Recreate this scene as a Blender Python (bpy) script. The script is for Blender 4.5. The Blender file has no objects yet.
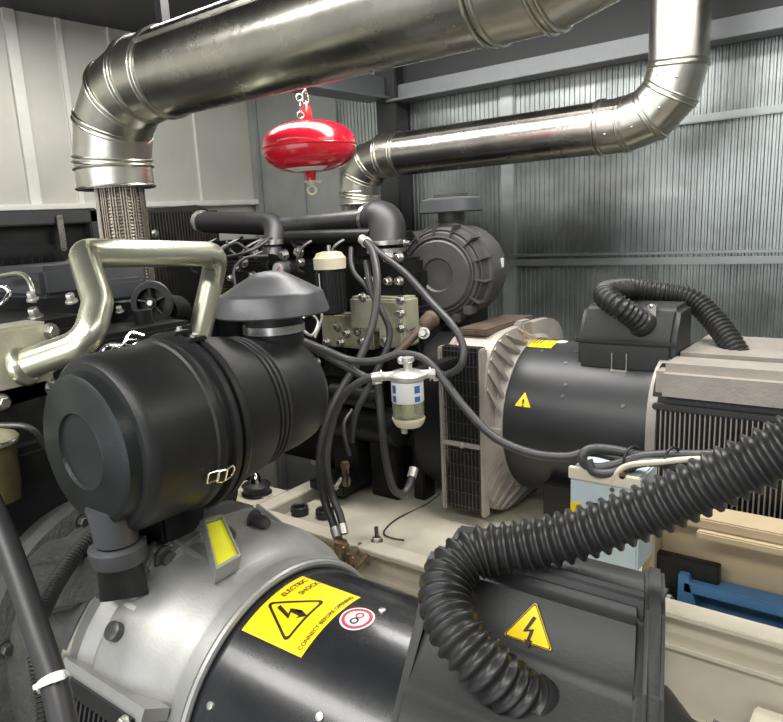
import bpy, bmesh, math, random
from mathutils import Vector, Matrix
random.seed(7)
V = Vector; PI = math.pi; sin = math.sin; cos = math.cos
SC = bpy.context.scene; COL = SC.collection

# ------------------------------------------------------------------ materials
def mat(name, col, metal=0.0, rough=0.5, var=0.15, scale=8.0, bump=0.0, bscale=60.0, coat=0.0, stretch=(1, 1, 1), spec=0.5, rvar=0.1):
    m = bpy.data.materials.new(name); m.use_nodes = True
    nt = m.node_tree; N = nt.nodes; L = nt.links; b = N['Principled BSDF']
    tc = N.new('ShaderNodeTexCoord'); mp = N.new('ShaderNodeMapping'); mp.inputs['Scale'].default_value = stretch
    L.new(tc.outputs['Object'], mp.inputs['Vector'])
    nz = N.new('ShaderNodeTexNoise'); nz.inputs['Scale'].default_value = scale; nz.inputs['Detail'].default_value = 6; nz.inputs['Roughness'].default_value = 0.6
    L.new(mp.outputs['Vector'], nz.inputs['Vector'])
    rp = N.new('ShaderNodeValToRGB')
    lo = [max(0, c * (1 - var)) for c in col]; hi = [min(1, c * (1 + var)) for c in col]
    rp.color_ramp.elements[0].position = 0.3; rp.color_ramp.elements[0].color = (*lo, 1)
    rp.color_ramp.elements[1].position = 0.7; rp.color_ramp.elements[1].color = (*hi, 1)
    L.new(nz.outputs['Fac'], rp.inputs['Fac']); L.new(rp.outputs['Color'], b.inputs['Base Color'])
    mr = N.new('ShaderNodeMapRange'); mr.inputs['To Min'].default_value = max(0.03, rough - rvar); mr.inputs['To Max'].default_value = min(1, rough + rvar)
    L.new(nz.outputs['Fac'], mr.inputs['Value']); L.new(mr.outputs['Result'], b.inputs['Roughness'])
    b.inputs['Metallic'].default_value = metal; b.inputs['Coat Weight'].default_value = coat; b.inputs['Coat Roughness'].default_value = 0.12
    b.inputs['Specular IOR Level'].default_value = spec
    if bump:
        n2 = N.new('ShaderNodeTexNoise'); n2.inputs['Scale'].default_value = bscale; n2.inputs['Detail'].default_value = 4
        L.new(mp.outputs['Vector'], n2.inputs['Vector'])
        bp = N.new('ShaderNodeBump'); bp.inputs['Strength'].default_value = bump; bp.inputs['Distance'].default_value = 0.01
        L.new(n2.outputs['Fac'], bp.inputs['Height']); L.new(bp.outputs['Normal'], b.inputs['Normal'])
    return m

M = {}
M['galv'] = mat('galvanised_pipe', (.47, .455, .415), 1.0, .27, .16, 9, .08, 20, rvar=.07)
M['galv_elbow'] = mat('galvanised_elbow', (.58, .565, .50), 1.0, .31, .12, 12, .06, 30, rvar=.06)
M['corr'] = mat('ribbed_wall_sheet', (.38, .41, .40), .85, .33, .3, 4, .25, 9, rvar=.12)
M['panel'] = mat('grey_wall_panel', (.57, .56, .50), .2, .48, .10, 3, .04, 8)
M['panel_dark'] = mat('grey_smooth_sheet', (.34, .355, .34), .6, .42, .14, 4, .05, 8)
M['strip'] = mat('light_seam_strip', (.76, .75, .69), .2, .45, .08, 9)
M['galv_strip'] = mat('galvanised_wall_trim', (.40, .43, .42), .75, .38, .12, 9)
M['dark_steel'] = mat('dark_painted_steel', (.030, .031, .032), .1, .5, .2, 10)
M['beam'] = mat('grey_beam', (.20, .21, .215), .4, .42, .12, 7)
M['ceil'] = mat('ceiling_sheet', (.035, .036, .037), .3, .5, .15, 5)
M['floor'] = mat('concrete_floor', (.22, .21, .19), 0, .75, .2, 5, .1, 40)
M['plastic'] = mat('matt_black_plastic', (.014, .0145, .015), 0, .42, .12, 14, .05, 220, rvar=.06, spec=.32)
M['cap'] = mat('black_plastic_end_cap', (.011, .014, .014), 0, .40, .12, 20, .05, 260, rvar=.06, spec=.32)
M['plastic_grey'] = mat('dark_grey_plastic', (.056, .058, .063), 0, .38, .08, 14, .03, 200, rvar=.05)
M['plastic_brown'] = mat('dusty_black_plastic', (.060, .058, .054), 0, .45, .2, 12, .05, 150)
M['box'] = mat('charcoal_terminal_box', (.027, .028, .028), 0, .48, .14, 11, .05, 240, rvar=.06, spec=.32)
M['rubber'] = mat('black_rubber', (.019, .019, .020), 0, .48, .15, 20)
M['hose'] = mat('black_hose_rubber', (.050, .050, .051), 0, .42, .18, 30)
M['conduit'] = mat('black_corrugated_plastic', (.022, .022, .022), 0, .36, .15, 30, rvar=.06, spec=.32)
M['gloss'] = mat('gloss_black_paint', (.014, .015, .017), 0, .27, .2, 9, .03, 30, coat=.25, rvar=.07)
M['satin'] = mat('satin_black_paint', (.018, .019, .021), 0, .40, .2, 9, .03, 30, rvar=.06)
M['iron'] = mat('grey_cast_iron', (.050, .050, .047), .2, .60, .2, 40, .25, 130)
M['alu'] = mat('cast_aluminium', (.33, .33, .315), .6, .48, .13, 12, .05, 260)
M['alu_warm'] = mat('dusty_cast_aluminium', (.36, .325, .29), .35, .55, .12, 18, .12, 190)
M['zinc'] = mat('zinc_plated_tube', (.66, .67, .53), .88, .28, .06, 6, 0, 30, rvar=.03)
M['olive'] = mat('olive_grey_casting', (.50, .485, .37), .5, .42, .12, 16, .1, 120)
M['olive_dark'] = mat('dull_olive_casting', (.35, .335, .23), .4, .45, .2, 20, .1, 120)
M['black_metal'] = mat('black_engine_paint', (.010, .0105, .0105), .0, .40, .3, 18, .08, 90, spec=.32)
M['bolt'] = mat('zinc_bolt', (.55, .54, .50), .95, .33, .15, 30)
M['bolt_dark'] = mat('dark_bolt', (.10, .10, .095), .7, .4, .2, 30)
M['chrome'] = mat('bright_wire', (.82, .81, .78), 1, .18, .08, 30)
M['band'] = mat('steel_band', (.58, .58, .56), .9, .32, .1, 20)
M['cream'] = mat('cream_paint', (.68, .63, .51), 0, .50, .09, 6, .04, 40)
M['cream_dirty'] = mat('stained_cream_paint', (.56, .525, .42), 0, .48, .20, 5, .04, 40)
M['red'] = mat('gloss_red_paint', (.62, .012, .028), 0, .22, .06, 10, coat=.6, rvar=.03)
M['yellow'] = mat('yellow_vinyl', (.87, .60, .008), 0, .40, .04, 9)
M['lime'] = mat('lime_yellow_tag', (.62, .60, .02), 0, .5, .08, 30)
M['ink'] = mat('black_print', (.020, .017, .012), 0, .45, .1, 10)
M['white'] = mat('white_vinyl', (.78, .77, .75), 0, .45, .05, 10)
M['print_red'] = mat('red_print', (.42, .03, .06), 0, .45, .05, 10)
M['print_blue'] = mat('blue_print', (.045, .12, .36), 0, .45, .05, 10)
M['brass'] = mat('tarnished_brass', (.30, .22, .13), .85, .40, .3, 50)
M['rust'] = mat('brown_bare_metal', (.13, .095, .07), .4, .5, .2, 30)
M['exhaust'] = mat('braided_exhaust_steel', (.30, .26, .22), .9, .42, .3, 60)
M['pale_blue'] = mat('pale_blue_paint', (.50, .60, .63), 0, .45, .06, 12)
M['tie'] = mat('white_nylon', (.70, .71, .66), 0, .45, .05, 10)
M['ivory'] = mat('ivory_plastic', (.66, .60, .44), 0, .42, .08, 20)
M['blue'] = mat('blue_paint', (.06, .17, .33), 0, .45, .15, 14)
M['cream_cable'] = mat('cream_cable', (.56, .51, .42), 0, .5, .1, 20)
M['filter_metal'] = mat('brushed_filter_head', (.68, .66, .62), .7, .36, .1, 30)
M['fin'] = mat('brown_black_fins', (.035, .030, .027), .3, .5, .3, 30)
M['tan'] = mat('tan_paint', (.45, .36, .23), 0, .55, .08, 6)
M['amber'] = mat('amber_bowl', (.085, .070, .030), .3, .35, .2, 30)
def glass_mat():
    m = bpy.data.materials.new('clear_bowl_plastic'); m.use_nodes = True
    b = m.node_tree.nodes['Principled BSDF']
    nz = m.node_tree.nodes.new('ShaderNodeTexNoise'); nz.inputs['Scale'].default_value = 30
    mr = m.node_tree.nodes.new('ShaderNodeMapRange'); mr.inputs['To Min'].default_value = .05; mr.inputs['To Max'].default_value = .15
    m.node_tree.links.new(nz.outputs['Fac'], mr.inputs['Value']); m.node_tree.links.new(mr.outputs['Result'], b.inputs['Roughness'])
    b.inputs['Base Color'].default_value = (.80, .84, .62, 1); b.inputs['Transmission Weight'].default_value = .85; b.inputs['IOR'].default_value = 1.3
    return m
M['bowl'] = glass_mat()

# ------------------------------------------------------------------ mesh helpers
def frame(ax):
    a = V(ax).normalized(); h = V((0, 0, 1)) if abs(a.z) < .9 else V((1, 0, 0))
    u = h.cross(a).normalized(); return a, u, a.cross(u)
class MB:
    def __init__(s): s.bm = bmesh.new()
    def _bev(s, vs, bev, seg=2):
        if bev:
            es = list({e for v in vs for e in v.link_edges})
            bmesh.ops.bevel(s.bm, geom=es, offset=bev, segments=seg, affect='EDGES', clamp_overlap=True)
    def box(s, a, b, bev=0, rot=None, piv=None):
        a = V(a); b = V(b); c = (a + b) / 2; d = b - a
        m = Matrix.Translation(c) @ Matrix.Diagonal((*[abs(x) for x in d], 1))
        if rot is not None:
            p = V(piv) if piv else c
            m = Matrix.Translation(p) @ rot.to_4x4() @ Matrix.Translation(-p) @ m
        vs = bmesh.ops.create_cube(s.bm, size=1, matrix=m)['verts']; s._bev(vs, bev); return s
    def slab(s, o, u, v, w, bev=0):
        # parallelepiped from corner o with edge vectors u, v, w
        o, u, v, w = V(o), V(u), V(v), V(w)
        vs = [s.bm.verts.new(o + u * i + v * j + w * k) for i in (0, 1) for j in (0, 1) for k in (0, 1)]
        for f in ((0, 1, 3, 2), (4, 6, 7, 5), (0, 4, 5, 1), (2, 3, 7, 6), (0, 2, 6, 4), (1, 5, 7, 3)): s.bm.faces.new([vs[i] for i in f])
        s._bev(vs, bev); return s
    def prism(s, poly, o, u, v, w, bev=0, seg=2):
        # polygon in (u, v) from o, extruded by vector w
        o, u, v, w = V(o), V(u), V(v), V(w)
        A = [s.bm.verts.new(o + u * p[0] + v * p[1]) for p in poly]; B = [s.bm.verts.new(q.co + w) for q in A]; n = len(A)
        s.bm.faces.new(A[::-1]); s.bm.faces.new(B)
        for i in range(n): s.bm.faces.new((A[i], A[(i + 1) % n], B[(i + 1) % n], B[i]))
        s._bev(A + B, bev, seg); return s
    def ring2(s, outer, inner, o, u, v, w):
        o, u, v, w = V(o), V(u), V(v), V(w); n = len(outer); P = lambda p, k: s.bm.verts.new(o + u * p[0] + v * p[1] + w * k)
        oa = [P(p, 0) for p in outer]; ob = [P(p, 1) for p in outer]; ia = [P(p, 0) for p in inner]; ib = [P(p, 1) for p in inner]
        for i in range(n):
            j = (i + 1) % n
            for q in ((oa[i], oa[j], ob[j], ob[i]), (ia[j], ia[i], ib[i], ib[j]), (ob[i], ob[j], ib[j], ib[i]), (oa[j], oa[i], ia[i], ia[j])): s.bm.faces.new(q)
        return s
    def loft(s, rings, caps=True, closed=True):
        R = [[s.bm.verts.new(p) for p in r] for r in rings]; n = len(R[0])
        for a, b in zip(R, R[1:]):
            for i in range(n if closed else n - 1):
                j = (i + 1) % n; s.bm.faces.new((a[i], a[j], b[j], b[i]))
        if caps:
            s.bm.faces.new(R[0][::-1]); s.bm.faces.new(R[-1])
        return s
    def lathe(s, prof, o, ax, n=48):
        a, u, v = frame(ax); o = V(o)
        s.loft([[o + a * h + (u * cos(2 * PI * i / n) + v * sin(2 * PI * i / n)) * max(r, 1e-5) for i in range(n)] for h, r in prof]); return s
    def cyl(s, p, q, r, r2=None, n=24):
        p = V(p); q = V(q); return s.lathe([(0, r), ((q - p).length, r if r2 is None else r2)], p, q - p, n)
    def hexa(s, c, ax, r, h, washer=True):
        a, u, v = frame(ax); c = V(c)
        if washer: s.lathe([(0, r * 1.35), (h * .22, r * 1.35)], c, a, 16)
        s.lathe([(0, r), (h * .85, r), (h, r * .8)], c + a * (h * .2 if washer else 0), a, 6); return s
    def tube(s, pts, r, n=12, rf=None, caps=True):
        pts = [V(p) for p in pts]; m = len(pts); T = []
        for i in range(m):
            t = pts[min(i + 1, m - 1)] - pts[max(i - 1, 0)]; T.append(t.normalized())
        a, u, v = frame(T[0]); R = []
        for i in range(m):
            t = T[i]; u = (u - t * u.dot(t)).normalized(); v = t.cross(u); k = rf[i] if rf else r
            R.append([pts[i] + (u * cos(2 * PI * j / n) + v * sin(2 * PI * j / n)) * k for j in range(n)])
        return s.loft(R, caps)
    def torus(s, c, ax, R, r, n=40, m=8, arc=(0, 2 * PI), u=None):
        a, uu, vv = frame(ax); c = V(c); full = abs(arc[1] - arc[0] - 2 * PI) < 1e-6
        if u is not None: uu = V(u).normalized(); vv = a.cross(uu)
        k = n if full else n + 1
        rg = []
        for i in range(k):
            t = arc[0] + (arc[1] - arc[0]) * i / n; d = uu * cos(t) + vv * sin(t)
            rg.append([c + d * (R + r * cos(2 * PI * j / m)) + a * r * sin(2 * PI * j / m) for j in range(m)])
        if full: rg.append(rg[0]); return s.loft(rg, False)
        return s.loft(rg, True)
    def sph(s, c, r, n=20, scale=(1, 1, 1)):
        m = Matrix.Translation(V(c)) @ Matrix.Diagonal((r * scale[0], r * scale[1], r * scale[2], 1))
        bmesh.ops.create_uvsphere(s.bm, u_segments=n, v_segments=max(6, n // 2), radius=1, matrix=m); return s
    def raw(s, verts, faces):
        vs = [s.bm.verts.new(v) for v in verts]
        for f in faces:
            try: s.bm.faces.new([vs[i] for i in f])
            except ValueError: pass
        return s
    def build(s, name, m, parent=None, ang=38):
        bm = s.bm
        bmesh.ops.remove_doubles(bm, verts=bm.verts, dist=2e-5)
        bmesh.ops.recalc_face_normals(bm, faces=bm.faces)
        root = V((0, 0, 0)); p = parent
        while p is not None: root += p.location; p = p.parent
        if parent is None:
            zs = [v.co for v in bm.verts]
            root = V(((min(c.x for c in zs) + max(c.x for c in zs)) / 2, (min(c.y for c in zs) + max(c.y for c in zs)) / 2, min(c.z for c in zs)))
        for v in bm.verts: v.co -= root
        me = bpy.data.meshes.new(name); bm.to_mesh(me); bm.free()
        me.polygons.foreach_set('use_smooth', [True] * len(me.polygons)); me.set_sharp_from_angle(angle=math.radians(ang))
        me.materials.append(M[m] if isinstance(m, str) else m)
        o = bpy.data.objects.new(name, me); COL.objects.link(o)
        if parent is not None: o.parent = parent
        else: o.location = root
        return o
def tag(o, label, cat, group=None):
    o['label'] = label; o['category'] = cat
    if group: o['group'] = group
    return o
def thing(name, label, cat, loc, group=None):
    o = bpy.data.objects.new(name, None); COL.objects.link(o); o.location = loc; o.empty_display_size = .05
    return tag(o, label, cat, group)
def struct(o): o['kind'] = 'structure'; return o
def lab(o, t): o['label'] = t; return o

def spline(P, per=8):
    P = [V(p) for p in P]; Q = [P[0] * 2 - P[1]] + P + [P[-1] * 2 - P[-2]]; out = []
    for i in range(1, len(Q) - 2):
        a, b, c, d = Q[i - 1:i + 3]
        for k in range(per):
            t = k / per
            out.append(.5 * ((2 * b) + (c - a) * t + (2 * a - 5 * b + 4 * c - d) * t * t + (3 * b - a - 3 * c + d) * t ** 3))
    return out + [P[-1]]
def resample(P, step):
    L = [0]
    for a, b in zip(P, P[1:]): L.append(L[-1] + (b - a).length)
    n = max(2, int(L[-1] / step)); out = []; j = 0
    for i in range(n + 1):
        t = L[-1] * i / n
        while j < len(L) - 2 and L[j + 1] < t: j += 1
        out.append(P[j].lerp(P[j + 1], (t - L[j]) / max(1e-9, L[j + 1] - L[j])))
    return out
def bend(P, rad, n=8):
    P = [V(p) for p in P]; out = [P[0]]
    for i in range(1, len(P) - 1):
        a, b, c = P[i - 1:i + 2]; r = rad[i - 1] if isinstance(rad, (list, tuple)) else rad
        u = (a - b).normalized(); w = (c - b).normalized(); th = u.angle(w); d = min(r / math.tan(th / 2), (a - b).length * .49, (c - b).length * .49)
        p, q = b + u * d, b + w * d
        for k in range(n + 1):
            t = k / n; out.append(p * (1 - t) ** 2 + b * 2 * t * (1 - t) + q * t * t)
    return out + [P[-1]]
def corrugated(P, r, pitch, depth, prof=(0, .55, 1, 1, .55, 0), n=24):
    Q = resample(spline(P, 16), pitch / len(prof)); return Q, [r - depth + depth * prof[i % len(prof)] for i in range(len(Q))], n
def text2d(s, size):
    c = bpy.data.curves.new('t', 'FONT'); c.body = s; c.size = size; c.align_x = 'CENTER'; c.align_y = 'CENTER'; c.resolution_u = 3; c.offset = size * .018
    o = bpy.data.objects.new('t', c); COL.objects.link(o); bpy.context.view_layer.update()
    me = bpy.data.meshes.new_from_object(o); vs = [(v.co.x, v.co.y) for v in me.vertices]; fs = [list(p.vertices) for p in me.polygons]
    bpy.data.objects.remove(o); bpy.data.curves.remove(c); bpy.data.meshes.remove(me); return vs, fs
BOLT_SIGN = [(.10, .50), (-.22, -.02), (.02, .02), (-.07, -.26), (-.16, -.22), (-.02, -.50), (.14, -.26), (.04, -.28), (.16, .10), (-.04, .07), (.22, .46)]
def roundtri(R, rr, n=5):
    pts = []
    for k in range(3):
        a = PI / 2 + k * 2 * PI / 3; c = ((R - rr * 2) * cos(a), (R - rr * 2) * sin(a))
        for i in range(n):
            t = a - PI / 3 + 2 * PI / 3 * i / (n - 1); pts.append((c[0] + rr * cos(t), c[1] + rr * sin(t)))
    return pts

# ------------------------------------------------------------------ the room
XL, YB, ZC = -2.78, 2.68, 2.30
struct(MB().box((-2.9, -2.2, -.06), (2.6, 2.9, 0)).build('floor', 'floor'))
struct(MB().box((-2.9, -2.2, ZC), (2.6, 2.9, ZC + .05)).build('ceiling', 'ceil'))
wl = MB()
wl.box((XL - .05, -2.2, 0), (XL - .02, 2.75, ZC))
wl.box((XL - .02, -2.2, 1.585), (XL, YB, ZC))
struct(wl.build('wall_left', 'panel'))
t = MB(); t.box((XL, -2.2, 1.565), (XL + .03, YB - .02, 1.59), .004); struct(t.build('trim_1', 'strip'))
t = MB()
for (a, b) in (((-2.7500, 1.4296, 1.9723), (-2.7500, 1.4273, 1.6429)), ):
    t.box((XL, 1.43, 1.59), (XL + .012, 1.475, ZC))
for y, w in ((1.64, .022), (1.87, .008), (2.28, .008), (1.1, .04), (.7, .03)):
    t.box((XL, y, 1.59), (XL + .008, y + w, ZC))
struct(t.build('trim_2', 'strip'))
# back wall: ribbed sheet over the right part, smooth sheets at the left
def ribbed(x0, x1, z0, z1, pitch, amp, yb):
    m = MB(); n = int((x1 - x0) / pitch); P = []
    for i in range(n):
        x = x0 + i * pitch
        P += [(x, 0), (x + pitch * .40, 0), (x + pitch * .55, -amp), (x + pitch * .85, -amp)]
    P.append((x0 + n * pitch, 0)); vs = []; fs = []
    for x, d in P: vs += [(x, yb + d, z0), (x, yb + d, z1)]
    for i in range(len(P) - 1): fs.append((2 * i, 2 * i + 2, 2 * i + 3, 2 * i + 1))
    m.raw(vs, fs); return m
m = ribbed(-2.22, 2.5, 0, ZC, .0195, .0045, YB - .005)
m.box((-2.22, YB - .004, 0), (2.5, YB + .03, ZC))
struct(m.build('wall_back', 'corr'))
m = MB(); m.box((-2.85, YB - .02, 0), (-2.215, YB + .02, ZC)); m.box((-2.52, YB - .03, 0), (-2.44, YB - .02, ZC), .002); m.box((XL, YB - .05, 0), (-2.74, YB - .02, ZC), .003)
m.box((-2.30, YB - .028, 0), (-2.215, YB - .02, ZC), .002)
struct(m.build('trim_3', 'panel_dark'))
t = MB()
t.box((-1.85, YB - .026, 1.235), (2.5, YB - .008, 1.262), .003); t.box((-1.85, YB - .03, 1.272), (2.5, YB - .008, 1.282), .002)
t.box((-1.85, YB - .03, 1.70), (2.5, YB - .008, 1.725), .003)
for x in (-1.385, -.2, .95): t.box((x, YB - .022, 0), (x + .055, YB - .006, ZC), .003)
struct(t.build('trim_4', 'galv_strip'))
struct(MB().box((2.5, -2.2, 0), (2.56, 2.75, ZC)).build('wall_right', 'panel_dark'))
struct(MB().box((-1.86, YB - .06, 1.99), (2.5, YB - .03, ZC)).build('trim_5', 'ceil'))
pf = thing('roof_frame', 'dark steel post and roof rafters in the corner behind the smaller exhaust pipe', 'steel frame', (-1.87, YB - .06, 0))
MB().box((-1.915, YB - .12, 0), (-1.81, YB - .03, ZC - .02), .004).build('post', 'dark_steel', pf)
b = MB(); b.box((-1.92, 1.45, 1.945), (-1.86, YB - .12, 2.03), .004); b.box((-1.95, 1.45, 1.937), (-1.83, YB - .12, 1.947), .002); b.box((-1.91, 1.45, 2.02), (-1.87, 1.47, 2.04)); lab(b.build('rafter', 'beam', pf), 'grey rafter running across the room')
MB().box((-1.905, 1.46, 2.03), (-1.875, 1.49, ZC)).build('rafter_hanger', 'dark_steel', pf)
b = MB(); b.box((-1.85, YB - .10, 1.935), (2.4, YB - .03, 1.992), .004); b.box((-1.85, YB - .14, 1.925), (2.4, YB - .03, 1.935), .002)
lab(b.build('eaves_beam', 'beam', pf), 'grey beam along the top of the ribbed wall')

# ------------------------------------------------------------------ exhaust pipes
def mitred(P, i, r, n=48):
    # one gore of a segmented elbow: both ends cut on the bisecting planes
    P = [V(p) for p in P]; d = (P[i + 1] - P[i]).normalized(); _, u, v = frame((0, 1, 0)); u = V((0, 1, 0)); w = d.cross(u).normalized(); rg = []
    for j in (i, i + 1):
        t = (d + (P[j] - P[j - 1]).normalized() if j > 0 else d) if j == i else (d + (P[j + 1] - P[j]).normalized() if j + 1 < len(P) else d)
        ring = []
        for k in range(n):
            q = P[j] + (u * cos(2 * PI * k / n) + w * sin(2 * PI * k / n)) * r; q = q + d * ((P[j] - q).dot(t) / d.dot(t)); ring.append(q)
        rg.append(ring)
    return MB().loft(rg, False)
def duct(name, label, y, z, r, xl, xr, zlow, up, seams):
    t = thing(name, label, 'exhaust pipe', (xl, y, zlow), 'clad exhaust pipes under the roof')
    P0 = V((xl, y, zlow)); R = r * 1.75; a = [math.radians(d) for d in (0, 30, 60, 90)]
    cz = z - R; c = V((xl + R, y, cz)); arc = [c + V((-cos(q) * R, 0, sin(q) * R)) for q in a]
    # gored elbow from the vertical drop into the level run
    pts = [V((xl, y, zlow))] + [arc[0]] + arc[1:-1] + [arc[-1], arc[-1] + V((r * .9, 0, 0))]
    for i in range(len(pts) - 1):
        mitred(pts, i, r).build('elbow_segment', 'galv_elbow', t)
    for i in range(0, len(pts)):
        d = pts[min(i + 1, len(pts) - 1)] - pts[max(0, i - 1)]
        for k in ((-.006, .006) if i else (.004, .05)):
            mm = MB(); mm.torus(pts[i] + d.normalized() * k, d, r + .001, .0035, 48, 8); mm.build('seam_ring', 'galv_elbow', t)
    s0 = pts[-1]; R2 = R * 1.05; s1 = V((xr - R2, y, z)); MB().cyl(s0, s1, r, r, 64).build('straight_pipe', 'galv', t)
    sm = MB(); sm.box((s0.x, y - r * .83 - .004, z + r * .56 - .004), (s1.x, y - r * .83 + .012, z + r * .56 + .006), .002); sm.build('lock_seam', 'galv', t)
    c2 = V((xr - R2, y, z + R2 if up else z)); arc2 = [c2 + V((sin(q) * R2, 0, -cos(q) * R2)) for q in a]
    q2 = [s1 - V((r * .9, 0, 0))] + arc2 + [V((xr, y, ZC - .002))]
    for i in range(len(q2) - 1):
        mitred(q2, i, r * 1.02).build('elbow_segment', 'galv_elbow', t)
        d = q2[i + 1] - q2[max(0, i - 1)] if i else V((1, 0, 0))
        for k in (-.007, .007): mm = MB(); mm.torus(q2[i] + d.normalized() * k, d, r * 1.02 + .001, .0035, 48, 8); mm.build('seam_ring', 'galv_elbow', t)
        bb = MB()
        mid = (q2[i] + q2[i + 1]) / 2
        ax = (q2[i + 1] - q2[i]).normalized(); nn = V((0, -1, 0)); w = ax.cross(nn)
        for sg in (-.35, .35): bb.sph(mid + (nn * cos(sg) + w * sin(sg)) * r * 1.02, .004, 8)
        bb.build('rivet', 'bolt', t)
    return t
p1 = duct('exhaust_pipe', 'large galvanised exhaust pipe crossing the top left of the picture above the red ball', 1.04, 1.79, .092, -1.585, -.30, 1.562, True, 3)
p2 = duct('exhaust_pipe', 'smaller galvanised exhaust pipe along the ribbed back wall, right elbow turning up', 2.27, 1.684, .078, -1.80, -.625, 1.512, True, 3)
def bellows(name, label, x, y, z0, z1, r):
    t = thing(name, label, 'exhaust bellows', (x, y, z0), 'flexible exhaust bellows')
    m = MB(); n = int((z1 - z0) / .004); pr = [(0, r * .8)]
    for i in range(n + 1): pr.append(((z1 - z0) * i / n, r * (.97 + .03 * (i % 2))))
    pr.append((z1 - z0, r * .8)); m.lathe(pr, (x, y, z0), (0, 0, 1), 40); m.build('braided_sleeve', 'exhaust', t)
    # braid strands standing proud of the sleeve
    for i in range(14):
        a = 2 * PI * i / 14; b = MB(); K = 40
        for w in (-.16, 0, .16):
            b.tube([(x + cos(a + w * .7) * r * (1.02 + .012 * (k % 2)), y + sin(a + w * .7) * r * (1.02 + .012 * (k % 2)), z0 + .01 + (z1 - z0 - .02) * k / K) for k in range(K + 1)], r * .035, 6)
        b.build('braid_strand', 'exhaust', t)
    MB().cyl((x, y, z0 - .02), (x, y, z0 + .012), r * 1.08).build('collar', 'band', t)
    return t
bellows('exhaust_bellows', 'brown braided steel bellows under the elbow of the large exhaust pipe', -1.572, 1.04, 1.30, 1.60, .056)
bellows('exhaust_bellows', 'braided bellows below the lower end of the smaller exhaust pipe', -1.80, 2.27, 1.34, 1.57, .048)

# ------------------------------------------------------------------ hanging extinguisher
ec = V((-1.3339, 1.4778, 1.6510)); er = .1255
t = thing('fire_extinguisher', 'glossy red ball fire extinguisher hanging from a chain above the engines', 'fire extinguisher', ec - V((0, 0, .115)))
pr = []
for i in range(33):
    a = -PI / 2 + PI * i / 32; ca = cos(a); sa = sin(a)
    pr.append((math.copysign(abs(sa) ** .92, sa) * .066, er * max(0, ca) ** .78))
MB().lathe(pr, ec, (0, 0, 1), 64).build('tank', 'red', t)
MB().torus(ec, (0, 0, 1), er - .0005, .0028, 64, 8).build('weld_seam', 'red', t)
vd = (V((0, 0, 0)) - ec); vd.z = 0; vd.normalize(); sd = V((vd.y, -vd.x, 0))
lg = MB(); P = [(-.014, -.004), (.014, -.004), (.013, .038), (.006, .046), (-.006, .046), (-.013, .038)]
lg.prism(P, ec + V((0, 0, .062)) - vd * .002, sd, (0, 0, 1), vd * .005, .001); lg.build('hanger_lug', 'red', t)
lb = MB(); vs = []; fs = []; A0, A1, K = -.20, .62, 14
phi0 = math.atan2(vd.y, vd.x)
for i in range(K + 1):
    for j in range(5):
        a = phi0 - .85 + 1.42 * i / K; u = -.60 - .20 * j / 4
        ang = u * PI / 2; rr = er * cos(ang) ** .78 + .0012; zz = -abs(sin(ang)) ** .92 * .066 - .0006
        vs.append((ec.x + cos(a) * rr, ec.y + sin(a) * rr, ec.z + zz - .0007))
for i in range(K):
    for j in range(4): fs.append((i * 5 + j, i * 5 + j + 1, i * 5 + j + 6, i * 5 + j + 5))
lb.raw(vs, fs); lb.build('label_sticker', 'white', t)
MB().lathe([(0, .012), (.018, .014), (.026, .02)], ec - V((0, 0, .086)), (0, 0, 1), 24).build('neck', 'red', t)
sp = MB(); b0 = ec - V((0, 0, .086)); sp.cyl(b0 - V((0, 0, .012)), b0 + V((0, 0, .004)), .009, .011, 12)
sp.cyl(b0 - sd * .024 - V((0, 0, .004)), b0 + sd * .02 - V((0, 0, .002)), .0035, None, 10); sp.sph(b0 - sd * .024 - V((0, 0, .004)), .007, 10)
sp.torus(b0 - V((0, 0, .026)), vd, .011, .0032, 24, 8); sp.build('sprinkler_head', 'brass', t).data.materials[0] = M['ivory']
ch = thing('hanging_chain', 'bright steel chain holding the red extinguisher', 'chain', ec + V((0, 0, .1)))
z = ec.z + .100; k = 0
cb = V((ec.x, ec.y, 0)) + sd * 0
while z < ZC - .01:
    link = MB(); n2 = sd if k % 2 == 0 else vd; uu = vd if k % 2 == 0 else sd
    pts = []
    for i in range(21):
        a = 2 * PI * i / 20; pts.append(V((ec.x, ec.y, z)) + uu * cos(a) * .0075 + V((0, 0, 1)) * (sin(a) * .0075 + (.0075 if sin(a) > 0 else -.0075)))
    link.tube(pts, .0022, 8); link.build('chain_link', 'chrome', ch); z += .025; k += 1
tl = MB()
for i in range(4):
    c = V((ec.x, ec.y, ec.z + .125 - i * .022)) + sd * .016 + vd * .006
    tl.torus(c, sd if i % 2 else vd, .0085, .002, 16, 6)
lab(tl.build('loose_tail', 'chrome', ch), 'loose end of the chain')

# ------------------------------------------------------------------ base frames
def chan(m, x0, x1, y, z, h=.13, f=.055):
    m.box((x0, y, z - .014), (x1, y + f, z), .002); m.box((x0, y + f - .012, z - h), (x1, y + f, z - .01)); m.box((x0, y - .004, z - h - .012), (x1, y + f, z - h), .002)
bf = thing('base_frame', 'cream steel base frame under the rear generator, flat deck stained', 'base frame', (-1.2, 1.9, 0))
ZB = .62
m = MB()
m.box((-1.43, 1.318, ZB - .012), (-.40, 2.4, ZB), .002)
m.build('deck_plate', 'cream_dirty', bf)
m = MB(); chan(m, -2.3, -.40, 1.31, ZB + .001, .07); m.box((-2.3, 1.318, .30), (-.40, 1.33, ZB - .075)); chan(m, -.40, 1.6, 1.405, ZB + .012, .07); m.box((-.40, 1.42, .40), (1.6, 1.43, ZB - .06)); m.box((-.40, 1.40, .385), (1.6, 1.46, .40), .002); m.build('front_rail', 'cream', bf)
m = MB(); m.box((-2.3, 2.40, .3), (1.6, 2.46, ZB), .003); m.build('back_rail', 'cream', bf)
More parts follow.
